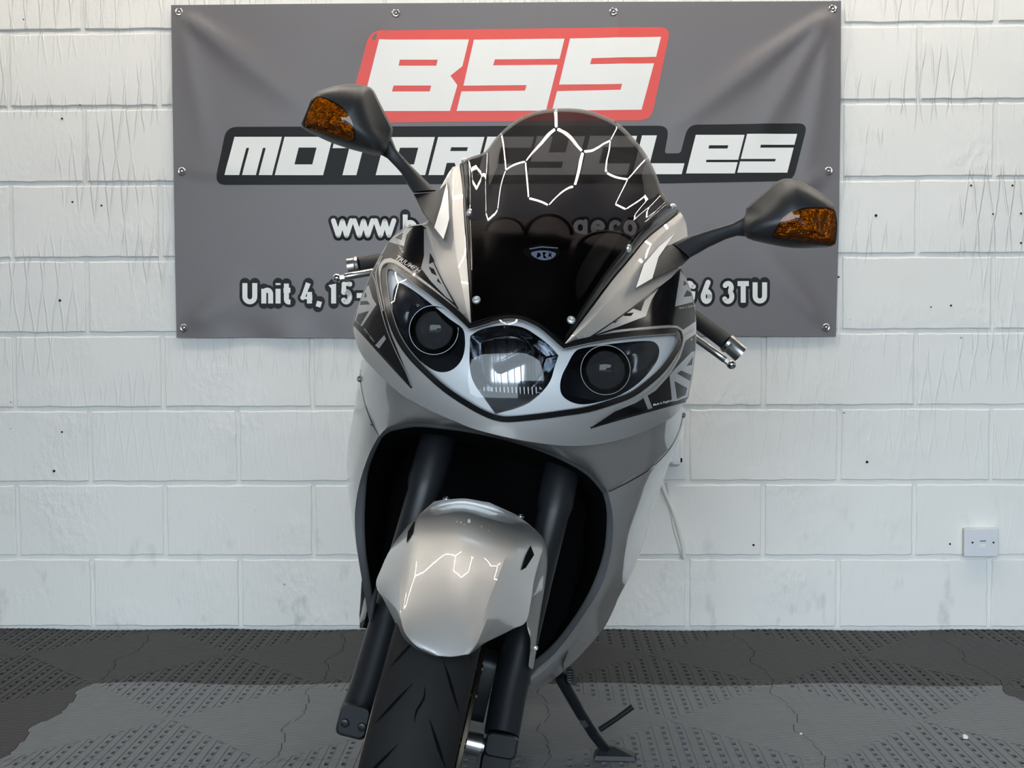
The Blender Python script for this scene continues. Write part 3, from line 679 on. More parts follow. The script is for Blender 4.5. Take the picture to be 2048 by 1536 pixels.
silver([(734, 572), (738, 571), (745, 596), (753, 609), (724, 653), (710, 641), (718, 608), (727, 588)], ([(731, 584), (734, 593), (728, 596)], [(722, 602), (735, 602), (740, 609), (720, 610)], [(716, 628), (738, 622), (721, 650), (712, 641)]))
silver([(750, 691), (768.5, 670), (772, 678), (758, 697)])
silver([(848, 456), (853, 461), (862, 490), (880, 535), (908, 606), (892, 594), (862, 563), (842, 536), (848, 512)], ([(860, 505), (870, 523), (858, 528)], [(857, 533), (868, 538), (874, 552), (863, 546)], [(876, 556), (884, 570), (874, 562)]))
silver([(1317, 577), (1303, 600), (1292, 632), (1235, 654), (1186, 671), (1240, 636), (1290, 601)], ([(1290, 600), (1282, 622), (1266, 617)], [(1268, 625), (1262, 632), (1247, 632), (1251, 627)], [(1240, 638), (1230, 646), (1226, 645)]))
silver([(1361, 541), (1350, 613), (1386, 604), (1383, 589), (1371, 558)], ([(1368, 561), (1373, 568), (1367, 572)], [(1374, 580), (1381, 585), (1383, 592), (1367, 594)]))
silver([(1285.6, 792.5), (1294, 788), (1305, 816), (1296, 819)])
silver([(1390, 702), (1383, 704), (1348, 740), (1339, 751), (1344, 803), (1353, 802), (1375, 794), (1384, 752)], ([(1386, 713), (1384, 730), (1373, 732)], [(1362, 741), (1383, 750), (1380, 762), (1354, 747)], [(1349, 762), (1374, 776), (1371, 790), (1354, 798)]))
silver([(777, 484), (786, 474), (812, 457), (825, 455), (813, 470), (808, 492)], ([(790, 476), (806, 465), (803, 480)],))
def stripe(pts, w, off, m, nm='pinstripe'): return ribbon(nm, spline(pts, 4), w, on_nose(-off), m, nose)
stripe([(706, 648), (730, 674), (775, 724), (823, 776)], 3, .0022, M_SEAL)
stripe([(1181, 856), (1235, 840), (1300, 822), (1372, 803)], 3, .0022, M_SEAL)
stripe([(866, 522), (888, 568), (916, 618)], 2.5, .0024, M_SEAL)
stripe([(1175, 678), (1240, 634), (1318, 574)], 2.5, .0024, M_SEAL)
stripe([(745, 548), (752, 570), (760, 610), (772, 655), (790, 700), (812, 745), (822, 772)], 1.6, .0022, M_DSILV)
stripe([(765, 512), (752, 545), (757, 580), (766, 622)], 2.0, .0022, M_DSILV)
stripe([(1172, 678), (1228, 664), (1280, 658), (1340, 654), (1358, 656)], 1.8, .0022, M_DSILV)
stripe([(1388, 660), (1368, 672), (1366, 690), (1352, 724), (1326, 759), (1290, 790), (1240, 814), (1190, 845)], 2.0, .0022, M_DSILV)
def nose_text(txt, x, y, ang, size, m, italic=0.3, off=.0024):
    cu = bpy.data.curves.new('t', 'FONT'); cu.body = txt; cu.size = 1; cu.resolution_u = 2; cu.shear = italic; cu.offset = 0.012
    ob = bpy.data.objects.new('t', cu); scene.collection.objects.link(ob); dg = bpy.context.evaluated_depsgraph_get()
    me = bpy.data.meshes.new_from_object(ob.evaluated_get(dg)); vs = [v.co.copy() for v in me.vertices]; fs = [tuple(p.vertices) for p in me.polygons]
    bpy.data.objects.remove(ob); bpy.data.curves.remove(cu); bpy.data.meshes.remove(me)
    ca, sa = math.cos(math.radians(ang)), math.sin(math.radians(ang)); fn = on_nose(-off)
    V = [fn(x+(v.x*ca+v.y*sa)*size, y+(v.x*sa-v.y*ca)*size) for v in vs]
    o = mk('lettering', V, fs, m, nose, False); return o
nose_text('TRIUMPH', 789, 517, 31, 13.5, M_DSILV)
nose_text('Made in England', 1306, 812, -14, 6.0, M_PWHITE)
nose_text('Made in England', 1358, 618, -10, 5.0, M_DSILV)
nose_text('Made in England', 727, 658, 52, 5.0, M_DSILV)
nose_text('Made in England', 789, 476, 62, 5.0, M_DSILV)
# --- headlight
seal = ribbon('headlight', inset(HEADS, 3.5), 9.0, on_nose(-.0035), M_SEAL, bike, closed=True, thick=.02); seal['label'] = 'headlight cluster with black rubber seal'
ribbon('seal_lip', inset(HEADS, -2.5), 2.2, on_nose(-.0045), M_SEAL, seal, closed=True, thick=.004)
ribbon('seal_bead', inset(HEADS, 8.5), 2.0, on_nose(-.0030), M_SILVERDK, seal, closed=True, thick=.004)
LENS = inset(HEADS, 7)
def on_lens(px, py):
    s = nose_s(px, py)-.001; u, w, _ = loc(at_s(px, py, s)); r = math.hypot(u+.006, w-.850)
    k = min(1, max(0, (r-.055)/.045)); k = k*k*(3-2*k); d = -.005+r*r/0.66+(w-.85)*.10
    return at_s(px, py, s*k+min(d, s)*(1-k))
patch('cover_lens', LENS, on_lens, M_GLASS, seal, 8)['label'] = 'clear headlight cover lens'
PODL = spline([(800, 566), (826, 580), (862, 607.5), (901, 639), (925, 657), (930, 678), (929, 701), (922, 722), (907, 738), (888, 744.5), (867, 740.5), (841, 722), (815, 693.5), (794.5, 654.5), (785.5, 620.5), (785.5, 592), (790.5, 573)], 3, True)
PODR = spline([(1148, 706), (1166, 696), (1228, 687), (1280, 682), (1306, 683), (1317, 693.5), (1318, 709), (1309, 730), (1280, 764), (1241, 790), (1202, 803), (1166, 809), (1140, 803), (1124, 790), (1120, 772), (1124, 751), (1134.5, 730)], 3, True)
CENL = curve_between([0, 7, 11], [(940.5, 672), (956, 661.5), (980, 654), (1013, 650), (1046, 655), (1072, 670), (1098, 690), (1117, 711), (1109, 733), (1101, 761), (1080, 789), (1046, 813), (991, 828)][:13], 3) if False else curve_between([0, 7, 12], [(940.5, 672), (956, 661.5), (980, 654), (1013, 650), (1046, 655), (1072, 670), (1098, 690), (1117, 711), (1109, 735), (1100, 763), (1078, 790), (1046, 812), (991, 828), (966, 793), (948, 766.5), (940, 740), (939, 704)], 3)
BZ = .016
patch('bezel', inset(HEADS, 4), on_nose(BZ), M_BEZEL, seal, 9, holes=(PODL, PODR, CENL))['label'] = 'silver headlight bezel'
def bowl(name, outline, material, d0, d1, shrink, steps=6, cap=True, power=.6, flute=0, parent=None):
    cx = sum(p[0] for p in outline)/len(outline); cy = sum(p[1] for p in outline)/len(outline); mb = MB(); rs = []
    sc = nose_s(cx, cy)
    for k in range(steps+1):
        t = k/steps; f = 1-(1-shrink)*t; r = []
        for j, (x, y) in enumerate(outline):
            X, Y = cx+(x-cx)*f, cy+(y-cy)*f; se = nose_s(X, Y); bl = min(1, t*1.2)
            r.append(at_s(X, Y, (se+d0)*(1-t**1.5)+(sc+d1)*t**1.5 if False else se*(1-bl)+sc*bl+d0+(d1-d0)*t**power))
        rs.append(r)
    mb.rings(rs, False)
    if cap: n = len(outline); o = len(mb.v); mb.v.append(sum(rs[-1], V3((0, 0, 0)))/n); mb.f += [(o, o-n+j, o-n+(j+1) % n) for j in range(n)]
    return mb.build(name, material, parent or seal, True, 60)
bowl('lamp_pod', PODL, M_POD, BZ, .075, .45)['label'] = 'dark lamp pod'
bowl('lamp_pod', PODR, M_POD, BZ, .075, .45)['label'] = 'dark lamp pod'
def circle(cx, cy, r, n=32, ry=None): return [(cx+r*math.cos(2*math.pi*k/n), cy+(ry or r)*math.sin(2*math.pi*k/n)) for k in range(n)]
for (cx, cy, r) in ((867.5, 660, 49), (1211, 740, 49.5)):
    s0 = nose_s(cx, cy)+.030
    def fl(x, y, s=s0, o=0): return at_s(x, y, s+o)
    ring = ribbon('projector_ring', circle(cx, cy, r, 40), 1.3, lambda x, y: at_s(x, y, s0), mat('lamp_ring', (.07, .073, .08), .2, 1.0), seal, closed=True, thick=.002)
    mb = MB(); mb.rings([[at_s(x, y, s0+dz) for x, y in circle(cx, cy, rr)] for rr, dz in ((r-1, .0), (r*.93, .010), (r*.80, .014), (r*.78, .02))], False).build('inner_ring', MATS.get('lamp_inner_dark') or mat('lamp_inner_dark', (.004, .0038, .0038), .22, .9), ring)
    mb = MB(); mb.rings([[at_s(x, y, s0+.018-.020*math.cos(a)) for x, y in circle(cx, cy, r*.78*math.sin(a)+.2)] for a in [math.pi/2*k/8 for k in range(8, -1, -1)]], False).build('projector_lens', M_LAMP, ring)
    mb = MB(); mb.rings([[at_s(x, y, s0+.024+.03*(1-(rr/(r*.8))**2)) for x, y in circle(cx, cy, rr)] for rr in (r*.8, r*.6, r*.4, r*.2, 1)], True).build('reflector', mat('lamp_inner_dark', (.004, .0038, .0038), .22, .9), ring)
    mb = MB(); c = at_s(cx+3, cy+6, s0+.036); mb.ball(c, .010, 10).build('bulb_cap', M_DISC, ring)
# centre reflector with vertical flutes
cent = []
vs, fs = triangulate(CENL, [], 5.0)
ccx, ccy = 1020, 725; scn = nose_s(ccx, ccy); V = []
for x, y in vs:
    q = math.hypot((x-ccx)/95, (y-ccy)/105); e = nose_s(x, y); dd = min(seg_dist((x, y), CENL)/22, 1.0)
    s = e*(1-dd)+scn*dd+BZ+.055*dd**.6*max(0, 1-.45*q*q)
    tilt = (y-x*.0-ccy)
    V.append(at_s(x, y, s))
cr = mk('main_reflector', V, fs, M_MIRROR, seal, True, 80); cr['label'] = 'main beam reflector'
for k in range(11):
    x = 962+k*13.5; y0 = 690+abs(k-5)*1.5; y1 = 800-abs(k-5.0)**1.5*2.0
    if k in (0, 10): continue
    mb = MB(); mb.tube([at_s(x-4, y0, scn+BZ+.030), at_s(x+2, y1, scn+BZ+.026)], .0008, 5).build('flute', M_POD, cr)
for k in range(15):
    x = 968+k*8.0
    if x > 1082: break
    MB().tube([at_s(x, 774, scn+BZ+.020), at_s(x+1, 790+2*math.sin(k), scn+BZ+.018)], .0009, 5).build('flute', M_BEZEL, cr)
MB().tube([at_s(1000, 735, scn+BZ+.05), at_s(1045, 712, scn+BZ+.02)], [.010, .007], 10).build('bulb', M_POD, cr)
patch('lower_shade', [(957, 781), (1080, 790), (1046, 811), (992, 826)], lambda x, y: at_s(x, y, nose_s(x, y)+BZ+.004), M_POD, cr, 8)

# --- windscreen: Coons patch between its four edges
def bez(c, t):
    n = len(c)-1; f = t*n; i = min(int(f), n-1); return tuple(a+(b-a)*(f-i) for a, b in zip(c[i], c[i+1]))
sb = nose_s(941, 649)
eL = resample(spline([(x, y, ns(x, y)[2]-.004) for x, y in SCR_L], 8), 41)
eR = resample(spline([(x, y, ns(x, y)[2]-.004) for x, y in SCR_R[::-1]], 8), 41)
topc = [(919, 330), (928, 320), (950, 311), (971, 303), (990, 277.7), (1013, 255), (1042, 235), (1075, 222), (1120.5, 216.5), (1166, 219), (1205, 230.5), (1238, 248), (1267, 276), (1293, 310), (1312.6, 349), (1325.6, 385), (1343, 410), (1361, 424)]
tl = eL[-1][2]; tr = eR[-1][2]
tops = [tl, .30, .305, .315, .335, .35, .365, .375, .38, .38, .375, .365, .355, .34, .325, .31, .30, tr]
eT = resample(spline([(x, y, s) for (x, y), s in zip(topc, tops)], 8), 61)
eB = resample(spline([(x, y, nose_s(x, y)-.004) for x, y in HTOP[::-1]], 8), 61)
V = []; F = []; NU, NV = 60, 40
for j in range(NV+1):
    v = j/NV
    for i in range(NU+1):
        u = i/NU; L, R, T, B = eL[j], eR[j], eT[i], eB[i]; p = []
        for d in range(3):
            a = (1-u)*L[d]+u*R[d]+(1-v)*B[d]+v*T[d]-((1-u)*(1-v)*eB[0][d]+u*(1-v)*eB[-1][d]+(1-u)*v*eT[0][d]+u*v*eT[-1][d]); p.append(a)
        bv_ = math.sin(math.pi*min(1, v*.93+.04)); p[2] -= .055*math.sin(math.pi*u)**1.2*(bv_**.9 if v > .495 else max(0, bv_-.12)**1.5*1.21)
        V.append(at_s(*p))
n = NU+1
for j in range(NV):
    for i in range(NU): F.append((j*n+i, j*n+i+1, (j+1)*n+i+1, (j+1)*n+i))
N = len(V); V2 = V+[v+SB*.004 for v in V]; F2 = F+[tuple(x+N for x in f)[::-1] for f in F]
for i in range(NU): F2 += [(i+1, i, i+N, i+1+N), (NV*n+i, NV*n+i+1, NV*n+i+1+N, NV*n+i+N)]
for j in range(NV): F2 += [(j*n, (j+1)*n, (j+1)*n+N, j*n+N), ((j+1)*n+NU, j*n+NU, j*n+NU+N, (j+1)*n+NU+N)]
screen = mk('windscreen', V2, F2, M_SCREEN, bike, True, 60); screen['label'] = 'dark smoked windscreen'
def screen_pt(px, py):
    o = CAM; d = ray(px, py).normalized(); return o, d
from mathutils.bvhtree import BVHTree
sbvh = BVHTree.FromPolygons([tuple(v) for v in V], F)
nbvh = BVHTree.FromPolygons([tuple(v.co+nose.location+bike.location) for v in nose.data.vertices], [tuple(p.vertices) for p in nose.data.polygons])
def hit(bvh, px, py, fallback):
    d = ray(px, py).normalized(); h = bvh.ray_cast(CAM, d)
    if h[0] is None: return at_s(px, py, fallback), -FW
    nrm = h[1] if h[1].dot(d) < 0 else -h[1]; return h[0], nrm
M_SCREW = mat('bright_zinc_screw', (.80, .80, .79), .38, .85)
def screw(parent, p, nrm, r, m=M_SCREW, name='screw'):
    t = nrm.cross(V3((0, 0, 1))).normalized(); b = nrm.cross(t); rs = []
    for rr, h in ((r, -.001), (r, .0012), (r*.85, .0026), (r*.45, .0032), (r*.40, .0012)): rs.append([p+nrm*h+(t*math.cos(k*math.pi/7)+b*math.sin(k*math.pi/7))*rr for k in range(14)])
    o = MB().rings(rs, True).build(name, m, parent); return o
for (px, py) in ((938.5, 425), (1257, 497), (953, 600), (1142, 640)):
    p, nr = hit(sbvh, px, py, .1); screw(screen, p, nr, .0066)
for (px, py) in ((929, 322), (1346, 413)): screw(screen, at_s(px, py, .30), (-FW+UP*.8).normalized(), .0055)
# cockpit behind the screen
dash = loft('dashboard', [[(925, 450, .34), (960, 440, .36), (1000, 436, .38), (1060, 438, .40), (1110, 432, .41), (1160, 468, .40), (1230, 462, .38), (1290, 490, .34)],
    [(928, 480, .27), (960, 475, .25), (1000, 470, .25), (1060, 470, .25), (1110, 470, .25), (1160, 490, .25), (1220, 500, .26), (1265, 520, .27)],
    [(936, 560, .20), (960, 560, .17), (1000, 560, .16), (1040, 562, .16), (1080, 566, .16), (1120, 572, .16), (1170, 580, .18), (1210, 590, .20)],
    [(945, 650, .12), (965, 648, .10), (985, 642, .09), (1010, 640, .09), (1040, 644, .09), (1070, 654, .09), (1100, 676, .10), (1128, 692, .12)]], M_DASH, bike, 40, 5, thick=.01); dash['label'] = 'black cockpit cowl behind the screen'
def hump(cx, cy, rx, ry, s):
    mb = MB(); rs = []
    for rr, ds in ((1.0, .05), (1.0, 0), (.93, -.008), (.85, -.004), (.80, .012)):
        rs.append([at_s(cx+rx*rr*math.cos(a), cy-ry*rr*math.sin(a), s+ds) for a in [math.pi*k/16 for k in range(17)]])
    return mb.rings(rs, False, False).build('instrument_hood', M_DASH, dash)
hump(1098, 470, 52, 46, .235); hump(1215, 492, 62, 32, .245); hump(1010, 462, 42, 30, .235)
ge = [(1047, 503), (1056, 494), (1080, 489), (1105, 492), (1119, 503), (1112, 515), (1088, 524), (1062, 517)]
ga = patch('instrument_glass', spline(ge, 4, True), lambda x, y: at_s(x, y, .195), mat('gauge_black', (.01, .01, .012), .2), dash, 6); ga['label'] = 'oval instrument glass'
gm = mat('reflection_glow', (.30, .45, .70), .3, emit=((.45, .65, 1.0), 1.6))  # glow and marks paint a daylight reflection on the oval glass
patch('painted_reflection', spline([(1062, 506), (1072, 502), (1090, 501), (1106, 504), (1112, 508), (1104, 517), (1086, 520.5), (1068, 514)], 3, True), lambda x, y: at_s(x, y, .1945), gm, ga, 5)
patch('reflection_band', [(1058, 497), (1082, 492.5), (1116, 495), (1116, 497), (1082, 495), (1060, 499)], lambda x, y: at_s(x, y, .1945), gm, ga, 6)
for poly in ([(1075, 505), (1080, 506), (1082, 511), (1077, 515), (1073, 515)], [(1085, 504), (1093, 505), (1089, 510), (1094, 517), (1087, 516)], [(1098, 504), (1100, 504), (1099, 509), (1104, 504), (1102, 511), (1104, 516), (1099, 512), (1096, 517)]):
    patch('reflection_mark', poly, lambda x, y: at_s(x, y, .194), M_BLACK, ga, 5)

# --- cowl panels below the crease and the mouth rim
def nsr(x, y, o): return (x, y, nose_s(x, y)+o)
CL = [nsr(x, y, .012) for x, y in ((728, 718), (745, 736), (776, 767), (805, 791), (836, 809), (868, 825), (901, 839), (940, 856))]
SL = [(722, 722, .235), (719, 761, .245), (728, 805, .235), (740, 840, .215), (757, 872, .185), (772, 857, .150), (789, 851, .13), (836, 846, .11), (894, 852, .09), (940, 860, .085)]
loft('front_cowl', [CL, [((a[0]+b[0])/2, (a[1]+b[1])/2, (a[2]+b[2])/2-.006) for a, b in zip(resample(CL, 10), resample(SL, 10))], SL], M_SILVER, bike, 36, 4, thick=.004)
CRt = [nsr(x, y, .012) for x, y in ((940, 856), (985, 869), (1040, 881), (1100, 889), (1150, 891), (1200, 887), (1245, 877), (1280, 865), (1306, 854), (1345, 833), (1364, 813))]
SR = [(938, 859, .085), (990, 874, .085), (1040, 888, .09), (1090, 902, .10), (1129, 917, .12), (1175, 943, .16), (1203, 971, .19), (1216, 985, .205), (1262, 962, .235), (1304, 936, .265), (1343, 897, .29), (1363, 858, .30), (1370, 819, .285)]
loft('front_cowl', [CRt, [((a[0]+b[0])/2, (a[1]+b[1])/2, (a[2]+b[2])/2-.008) for a, b in zip(resample(CRt, 12), resample(SR, 12))], SR], M_SILVER, bike, 40, 4, thick=.004)
# lower side fairings
RL = [(757, 873, .19), (738, 909, .21), (719, 967, .25), (710, 1022, .28), (711, 1073, .31), (719, 1131, .34), (730, 1194, .38), (738, 1241, .41), (752, 1290, .44), (775, 1335, .47)]
OL = [(722, 722, .245), (714, 780, .30), (707, 827, .34), (697, 878, .40), (693, 936, .46), (697, 983, .50), (706, 1030, .53), (716, 1080, .55), (730, 1160, .57), (770, 1300, .58)]
SLp = [(722, 722, .238), (719, 761, .248), (728, 805, .238), (740, 840, .218), (757, 873, .19)]
loft('lower_fairing', [SLp+RL[1:], OL], M_SILVER, bike, 40, 5, thick=.004) if False else None
loft('lower_fairing', [RL, [((a[0]*.6+b[0]*.4)-2, a[1]*.6+b[1]*.4, a[2]*.72+b[2]*.28) for a, b in zip(RL, OL)], OL], M_SILVER, bike, 40, 5, thick=.004)
loft('lower_fairing_edge', [SLp[:-1]+[(757, 873, .19)], [(722, 722, .245), (717, 760, .27), (722, 800, .26), (732, 840, .235), (755, 874, .20)]], M_SILVER, bike, 16, 3)
RR = [(1216, 985, .21), (1224, 1022, .235), (1226, 1061, .265), (1220.5, 1112, .30), (1203, 1171, .345), (1168, 1229, .385), (1129, 1284, .42), (1098, 1318, .44), (1062, 1345, .46)]
OR = [(1370, 822, .295), (1362, 866, .33), (1343, 915, .39), (1318, 985, .47), (1302, 1030, .53), (1287, 1088, .58), (1262, 1150, .61), (1236, 1200, .62), (1208, 1256, .60), (1168, 1303, .56), (1113, 1355, .52), (1060, 1388, .49)]
SRp = [(1216, 985, .21), (1262, 962, .24), (1304, 936, .27), (1343, 897, .295), (1363, 858, .305), (1370, 822, .295)]
midR = []
RRr = resample(spline(RR, 8), 14); ORr = resample(spline(OR, 8), 14)
for k in (.33, .66): midR.append([(a[0]*(1-k)+b[0]*k, a[1]*(1-k)+b[1]*k, a[2]*(1-k**1.6)+b[2]*k**1.6-.012) for a, b in zip(RRr, ORr)])
# first curve starts along the seam
def pre(curve, k):
    p = bez(SRp, k); return curve
loft('lower_fairing', [RR, midR[0], midR[1], OR], M_SILVER, bike, 44, 5, thick=.004)
# seam lines between cowl and lower fairing
def path_tube(name, pts, r, m, parent=None, n=6, sp=5): return MB().tube([at_s(*p) for p in spline(pts, sp)], r, n).build(name, m, parent or bike)
def bvh_of(names):
    vs = []; fs = []
    for o in scene.objects:
        if o.type == 'MESH' and o.parent is bike and o.name.split('.')[0] in names:
            k = len(vs); w = world_loc(o); vs += [tuple(v.co+w) for v in o.data.vertices]; fs += [tuple(i+k for i in q.vertices) for q in o.data.polygons]
    return BVHTree.FromPolygons(vs, fs)
cbvh = bvh_of(('front_cowl', 'lower_fairing', 'lower_fairing_edge'))
def on_cowl(x, y): p, nr = hit(cbvh, x, y, .25); return p-ray(x, y).normalized()*.0012
def seam(pts): ribbon('panel_seam', resample(spline(pts, 5), 50), 1.8, on_cowl, M_SEAL, bike)
seam([(1217, 984), (1262, 961.5), (1304, 935), (1341, 896), (1360, 858), (1367, 825)])
seam([(722, 740), (720.5, 761), (729, 805), (741, 840), (757, 871)])
# mouth rim: outer edge to the black opening
IL = [(762, 878, .20), (748, 907, .225), (735, 946, .25), (730, 1000, .285), (728.5, 1055, .315), (732, 1112, .345), (740, 1165, .38), (747, 1212, .41), (760, 1270, .44), (785, 1330, .47)]
RLo = [(757, 873, .19), (738, 909, .21), (719, 967, .25), (710, 1022, .28), (711, 1073, .31), (719, 1131, .34), (730, 1194, .38), (738, 1241, .41), (752, 1290, .44), (775, 1335, .47)]
IT = [(762, 878, .20), (776, 866, .17), (794, 860, .15), (836, 854, .125), (894, 859, .105), (953, 868, .10), (1012, 881, .10), (1070, 899, .115), (1126, 922, .14), (1172, 949, .175), (1200, 979, .215), (1206, 988, .225)]
OT = [(757, 873, .185), (772, 857, .150), (789, 851, .13), (836, 846, .11), (894, 852, .09), (940, 859, .085), (990, 874, .085), (1040, 888, .09), (1090, 902, .10), (1129, 917, .12), (1175, 943, .16), (1203, 971, .19), (1216, 985, .205)]
IR = [(1206, 988, .225), (1212.5, 1016, .25), (1213, 1053, .28), (1207.5, 1104, .315), (1188, 1163, .36), (1160, 1217, .40), (1121, 1272, .435), (1092, 1303, .455), (1058, 1330, .475)]
off = lambda c, d: [(x, y, s+d) for x, y, s in c]
for I, O in ((IL, RLo), (IT, OT), (IR, RR)): loft('mouth_rim', [off(O, -.002), off(I, .004)], M_SILVERDK, bike, 40, 3, thick=.006)
# dark inner liner of the mouth
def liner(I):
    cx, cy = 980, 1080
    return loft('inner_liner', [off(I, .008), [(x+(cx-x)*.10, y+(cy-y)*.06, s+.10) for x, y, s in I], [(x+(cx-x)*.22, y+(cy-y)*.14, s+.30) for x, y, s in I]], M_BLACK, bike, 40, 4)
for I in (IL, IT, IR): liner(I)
rad = MB()
cs = [bk(-.19, .30, .50), bk(.19, .30, .50), bk(.17, .74, .46), bk(-.17, .74, .46)]
rad.rings([cs, [c+SB*.03 for c in cs]]).build('radiator', M_BLACK, bike, False)
patch('mouth_shade_sheet', [(745, 885), (900, 862), (1190, 962), (1212, 1060), (1185, 1180), (1120, 1290), (1075, 1335), (790, 1335), (725, 1150), (718, 1000)], lambda x, y: at_s(x, y, .53), M_BLACK, bike, 40)  # added black sheet closes the gaps and stands in for shade inside the mouth
# fairing screws
for (px, py, s) in ((720, 758, .236), (745.5, 846, .205)): screw(bike, at_s(px, py, s), (-SB-UB*.7).normalized(), .0055, M_ALU)
for (px, py, s) in ((1239, 961, .212), (1327, 897, .265), (1365, 830, .28)): screw(bike, at_s(px, py, s), (-SB+UB*.7).normalized(), .0055, M_ALU)

# --- forks, wheel, mudguard
def leg(name, pts, rads, m=M_FORK, parent=None, n=18): return MB().tube([at_s(*p) for p in pts], rads, n).build(name, m, parent or bike)
fl = leg('fork_leg', [(886, 850, .27), (850, 968, .19), (846, 985, .188), (812, 1105, .145), (775, 1240, .10), (735, 1375, .045), (718, 1420, .025)], [.030, .030, .026, .026, .0275, .0275, .027])
fr = leg('fork_leg', [(1132, 900, .27), (1110, 1010, .19), (1106, 1030, .188), (1075, 1150, .14), (1035, 1310, .085), (1015, 1400, .05), (1003, 1470, .02)], [.030, .030, .026, .026, .0275, .0275, .027])
def clamp(name, cx, cy, s, wpx, hpx, dep, ang, parent, bev=.22):
    ca, sa = math.cos(ang), math.sin(ang); rs = []
    for ds, k in ((0, .86), (.008, 1), (dep, 1)):
        r = []
        for (a, b) in roundpoly([(-.5, -.5), (.5, -.5), (.5, .5), (-.5, .5)], bev, 4): X, Y = a*wpx*k, b*hpx*k; r.append(at_s(cx+X*ca-Y*sa, cy+X*sa+Y*ca, s+ds))
        rs.append(r)
    return MB().rings(rs).build(name, M_FORK, parent, True, 35)
ca = clamp('axle_clamp', 707, 1442, -.028, 62, 68, .055, math.radians(14), fl)
for (px, py) in ((689.5, 1446), (724, 1454)): screw(ca, at_s(px, py, -.0285), -SB, .0068, M_FORK)
cb = clamp('axle_clamp', 1002, 1492, -.022, 66, 50, .055, math.radians(10), fr)
clamp('axle_foot', 990, 1535, -.015, 62, 60, .05, math.radians(10), fr)
# wheel frame
WC = at_s(846, 1480, 0.0)
STEER = math.radians(1.5)
axd = (UB*math.cos(STEER)+SB*math.sin(STEER)).normalized(); fwd = (WB.cross(axd)).normalized()
fwd = -fwd if fwd.dot(SB) > 0 else fwd; upw = WB
TR_ = 0.298; TWD = 0.060
WC = bk(-.012, .305, 0.0)
def wp(c, ax, r, lat): return c+ax*lat
def ringpts(lat, r, n=72, c=None): c = c or WC; return [c+axd*lat+(upw*math.cos(2*math.pi*k/n)+fwd*math.sin(2*math.pi*k/n))*r for k in range(n)]
prof = [(-.044, .215), (-.052, .225), (-.059, .245), (-.0605, .258), (-.055, .272), (-.045, .283), (-.030, .2915), (-.015, .296), (0, .298), (.015, .296), (.030, .2915), (.045, .283), (.055, .272), (.0605, .258), (.059, .245), (.052, .225), (.044, .215)]
tyre = MB().rings([ringpts(l, r, 96) for l, r in prof], False).build('front_tyre', M_RUBBER, bike, True, 60)
def tread_r(lat):
    for (a, ra), (b, rb) in zip(prof[3:14], prof[4:14]):
        if a <= lat <= b: return ra+(rb-ra)*(lat-a)/(b-a)
    return .26
def groove(a0, l0, a1, l1, w=.0024):
    V = []; n = 10
    for k in range(n+1):
        t = k/n; lat = l0+(l1-l0)*t; ang = a0+(a1-a0)*t; r = tread_r(lat)+.0005; wid = w*math.sin(math.pi*min(.97, max(.06, t)))
        c = WC+axd*lat+(upw*math.cos(ang)+fwd*math.sin(ang))*r; tang = (-upw*math.sin(ang)+fwd*math.cos(ang))
        V += [c+tang*wid*1.6, c-tang*wid*1.6]
    return V, [(2*i, 2*i+1, 2*i+3, 2*i+2) for i in range(n)]
for k in range(24):
    a = 2*math.pi*k/24
    for sgn in (-1, 1):
        mb = MB(); mb.add(*groove(a+(0.13 if sgn > 0 else 0), sgn*.016, a+.20+(0.13 if sgn > 0 else 0), sgn*.052)); mb.build('tread_groove', M_BLACK, tyre)
    if k % 2 == 0:
        ang = a; V = []
        for q in range(7):
            t = q/6; an = ang+.16*t; w = .0016*math.sin(math.pi*min(.97, max(.05, t))); c = WC+axd*(.003*math.sin(q))+(upw*math.cos(an)+fwd*math.sin(an))*.2984; V += [c+axd*w, c-axd*w]
        mk('tread_groove', V, [(2*i, 2*i+1, 2*i+3, 2*i+2) for i in range(6)], M_BLACK, tyre)
rim = MB().rings([ringpts(l, r, 64) for l, r in ((-.046, .222), (-.048, .214), (-.036, .208), (-.02, .190), (.02, .190), (.036, .208), (.048, .214), (.046, .222))], False).build('wheel_rim', M_FORK, bike)
for k in range(5):
    a = 2*math.pi*k/5+.3
    MB().tube([WC+(upw*math.cos(a)+fwd*math.sin(a))*.03, WC+(upw*math.cos(a)+fwd*math.sin(a))*.2], [.018, .014], 10).build('spoke', M_FORK, rim)
MB().tube([WC-axd*.05, WC+axd*.05], .032, 18).build('hub', M_FORK, rim)
for sg in (-1, 1):
    l = sg*.066
    disc = MB().rings([ringpts(l-.0025, .155, 64), ringpts(l-.0025, .118, 64), ringpts(l+.0025, .118, 64), ringpts(l+.0025, .155, 64), ringpts(l-.0025, .155, 64)], False).build('brake_disc', M_DISC, bike, True, 30)
    MB().rings([ringpts(l-.004, .110, 40), ringpts(l-.004, .04, 40), ringpts(l+.004, .04, 40), ringpts(l+.004, .110, 40), ringpts(l-.004, .110, 40)], False).build('disc_carrier', M_FORK, disc, True, 30)
    for k in range(10):
        a = 2*math.pi*k/10; c = WC+axd*l+(upw*math.cos(a)+fwd*math.sin(a))*.114; MB().tube([c-axd*.005, c+axd*.005], .007, 10).build('rivet', M_DISC, disc)
    # caliper behind the fork leg
    c0 = WC+axd*l+upw*.05-fwd*.135; mb = MB()
    rs = [[c0+axd*dl+(upw*a+fwd*b) for a, b in roundpoly([(-.055, -.03), (.055, -.03), (.055, .03), (-.055, .03)], .018, 3)] for dl in (-.026, .026)]
    mb.rings(rs).build('brake_caliper', M_FORK, bike, True, 35)
MB().tube([WC+axd*.052, WC+axd*.095], .017, 18).build('axle_spacer', M_ALU, bike)
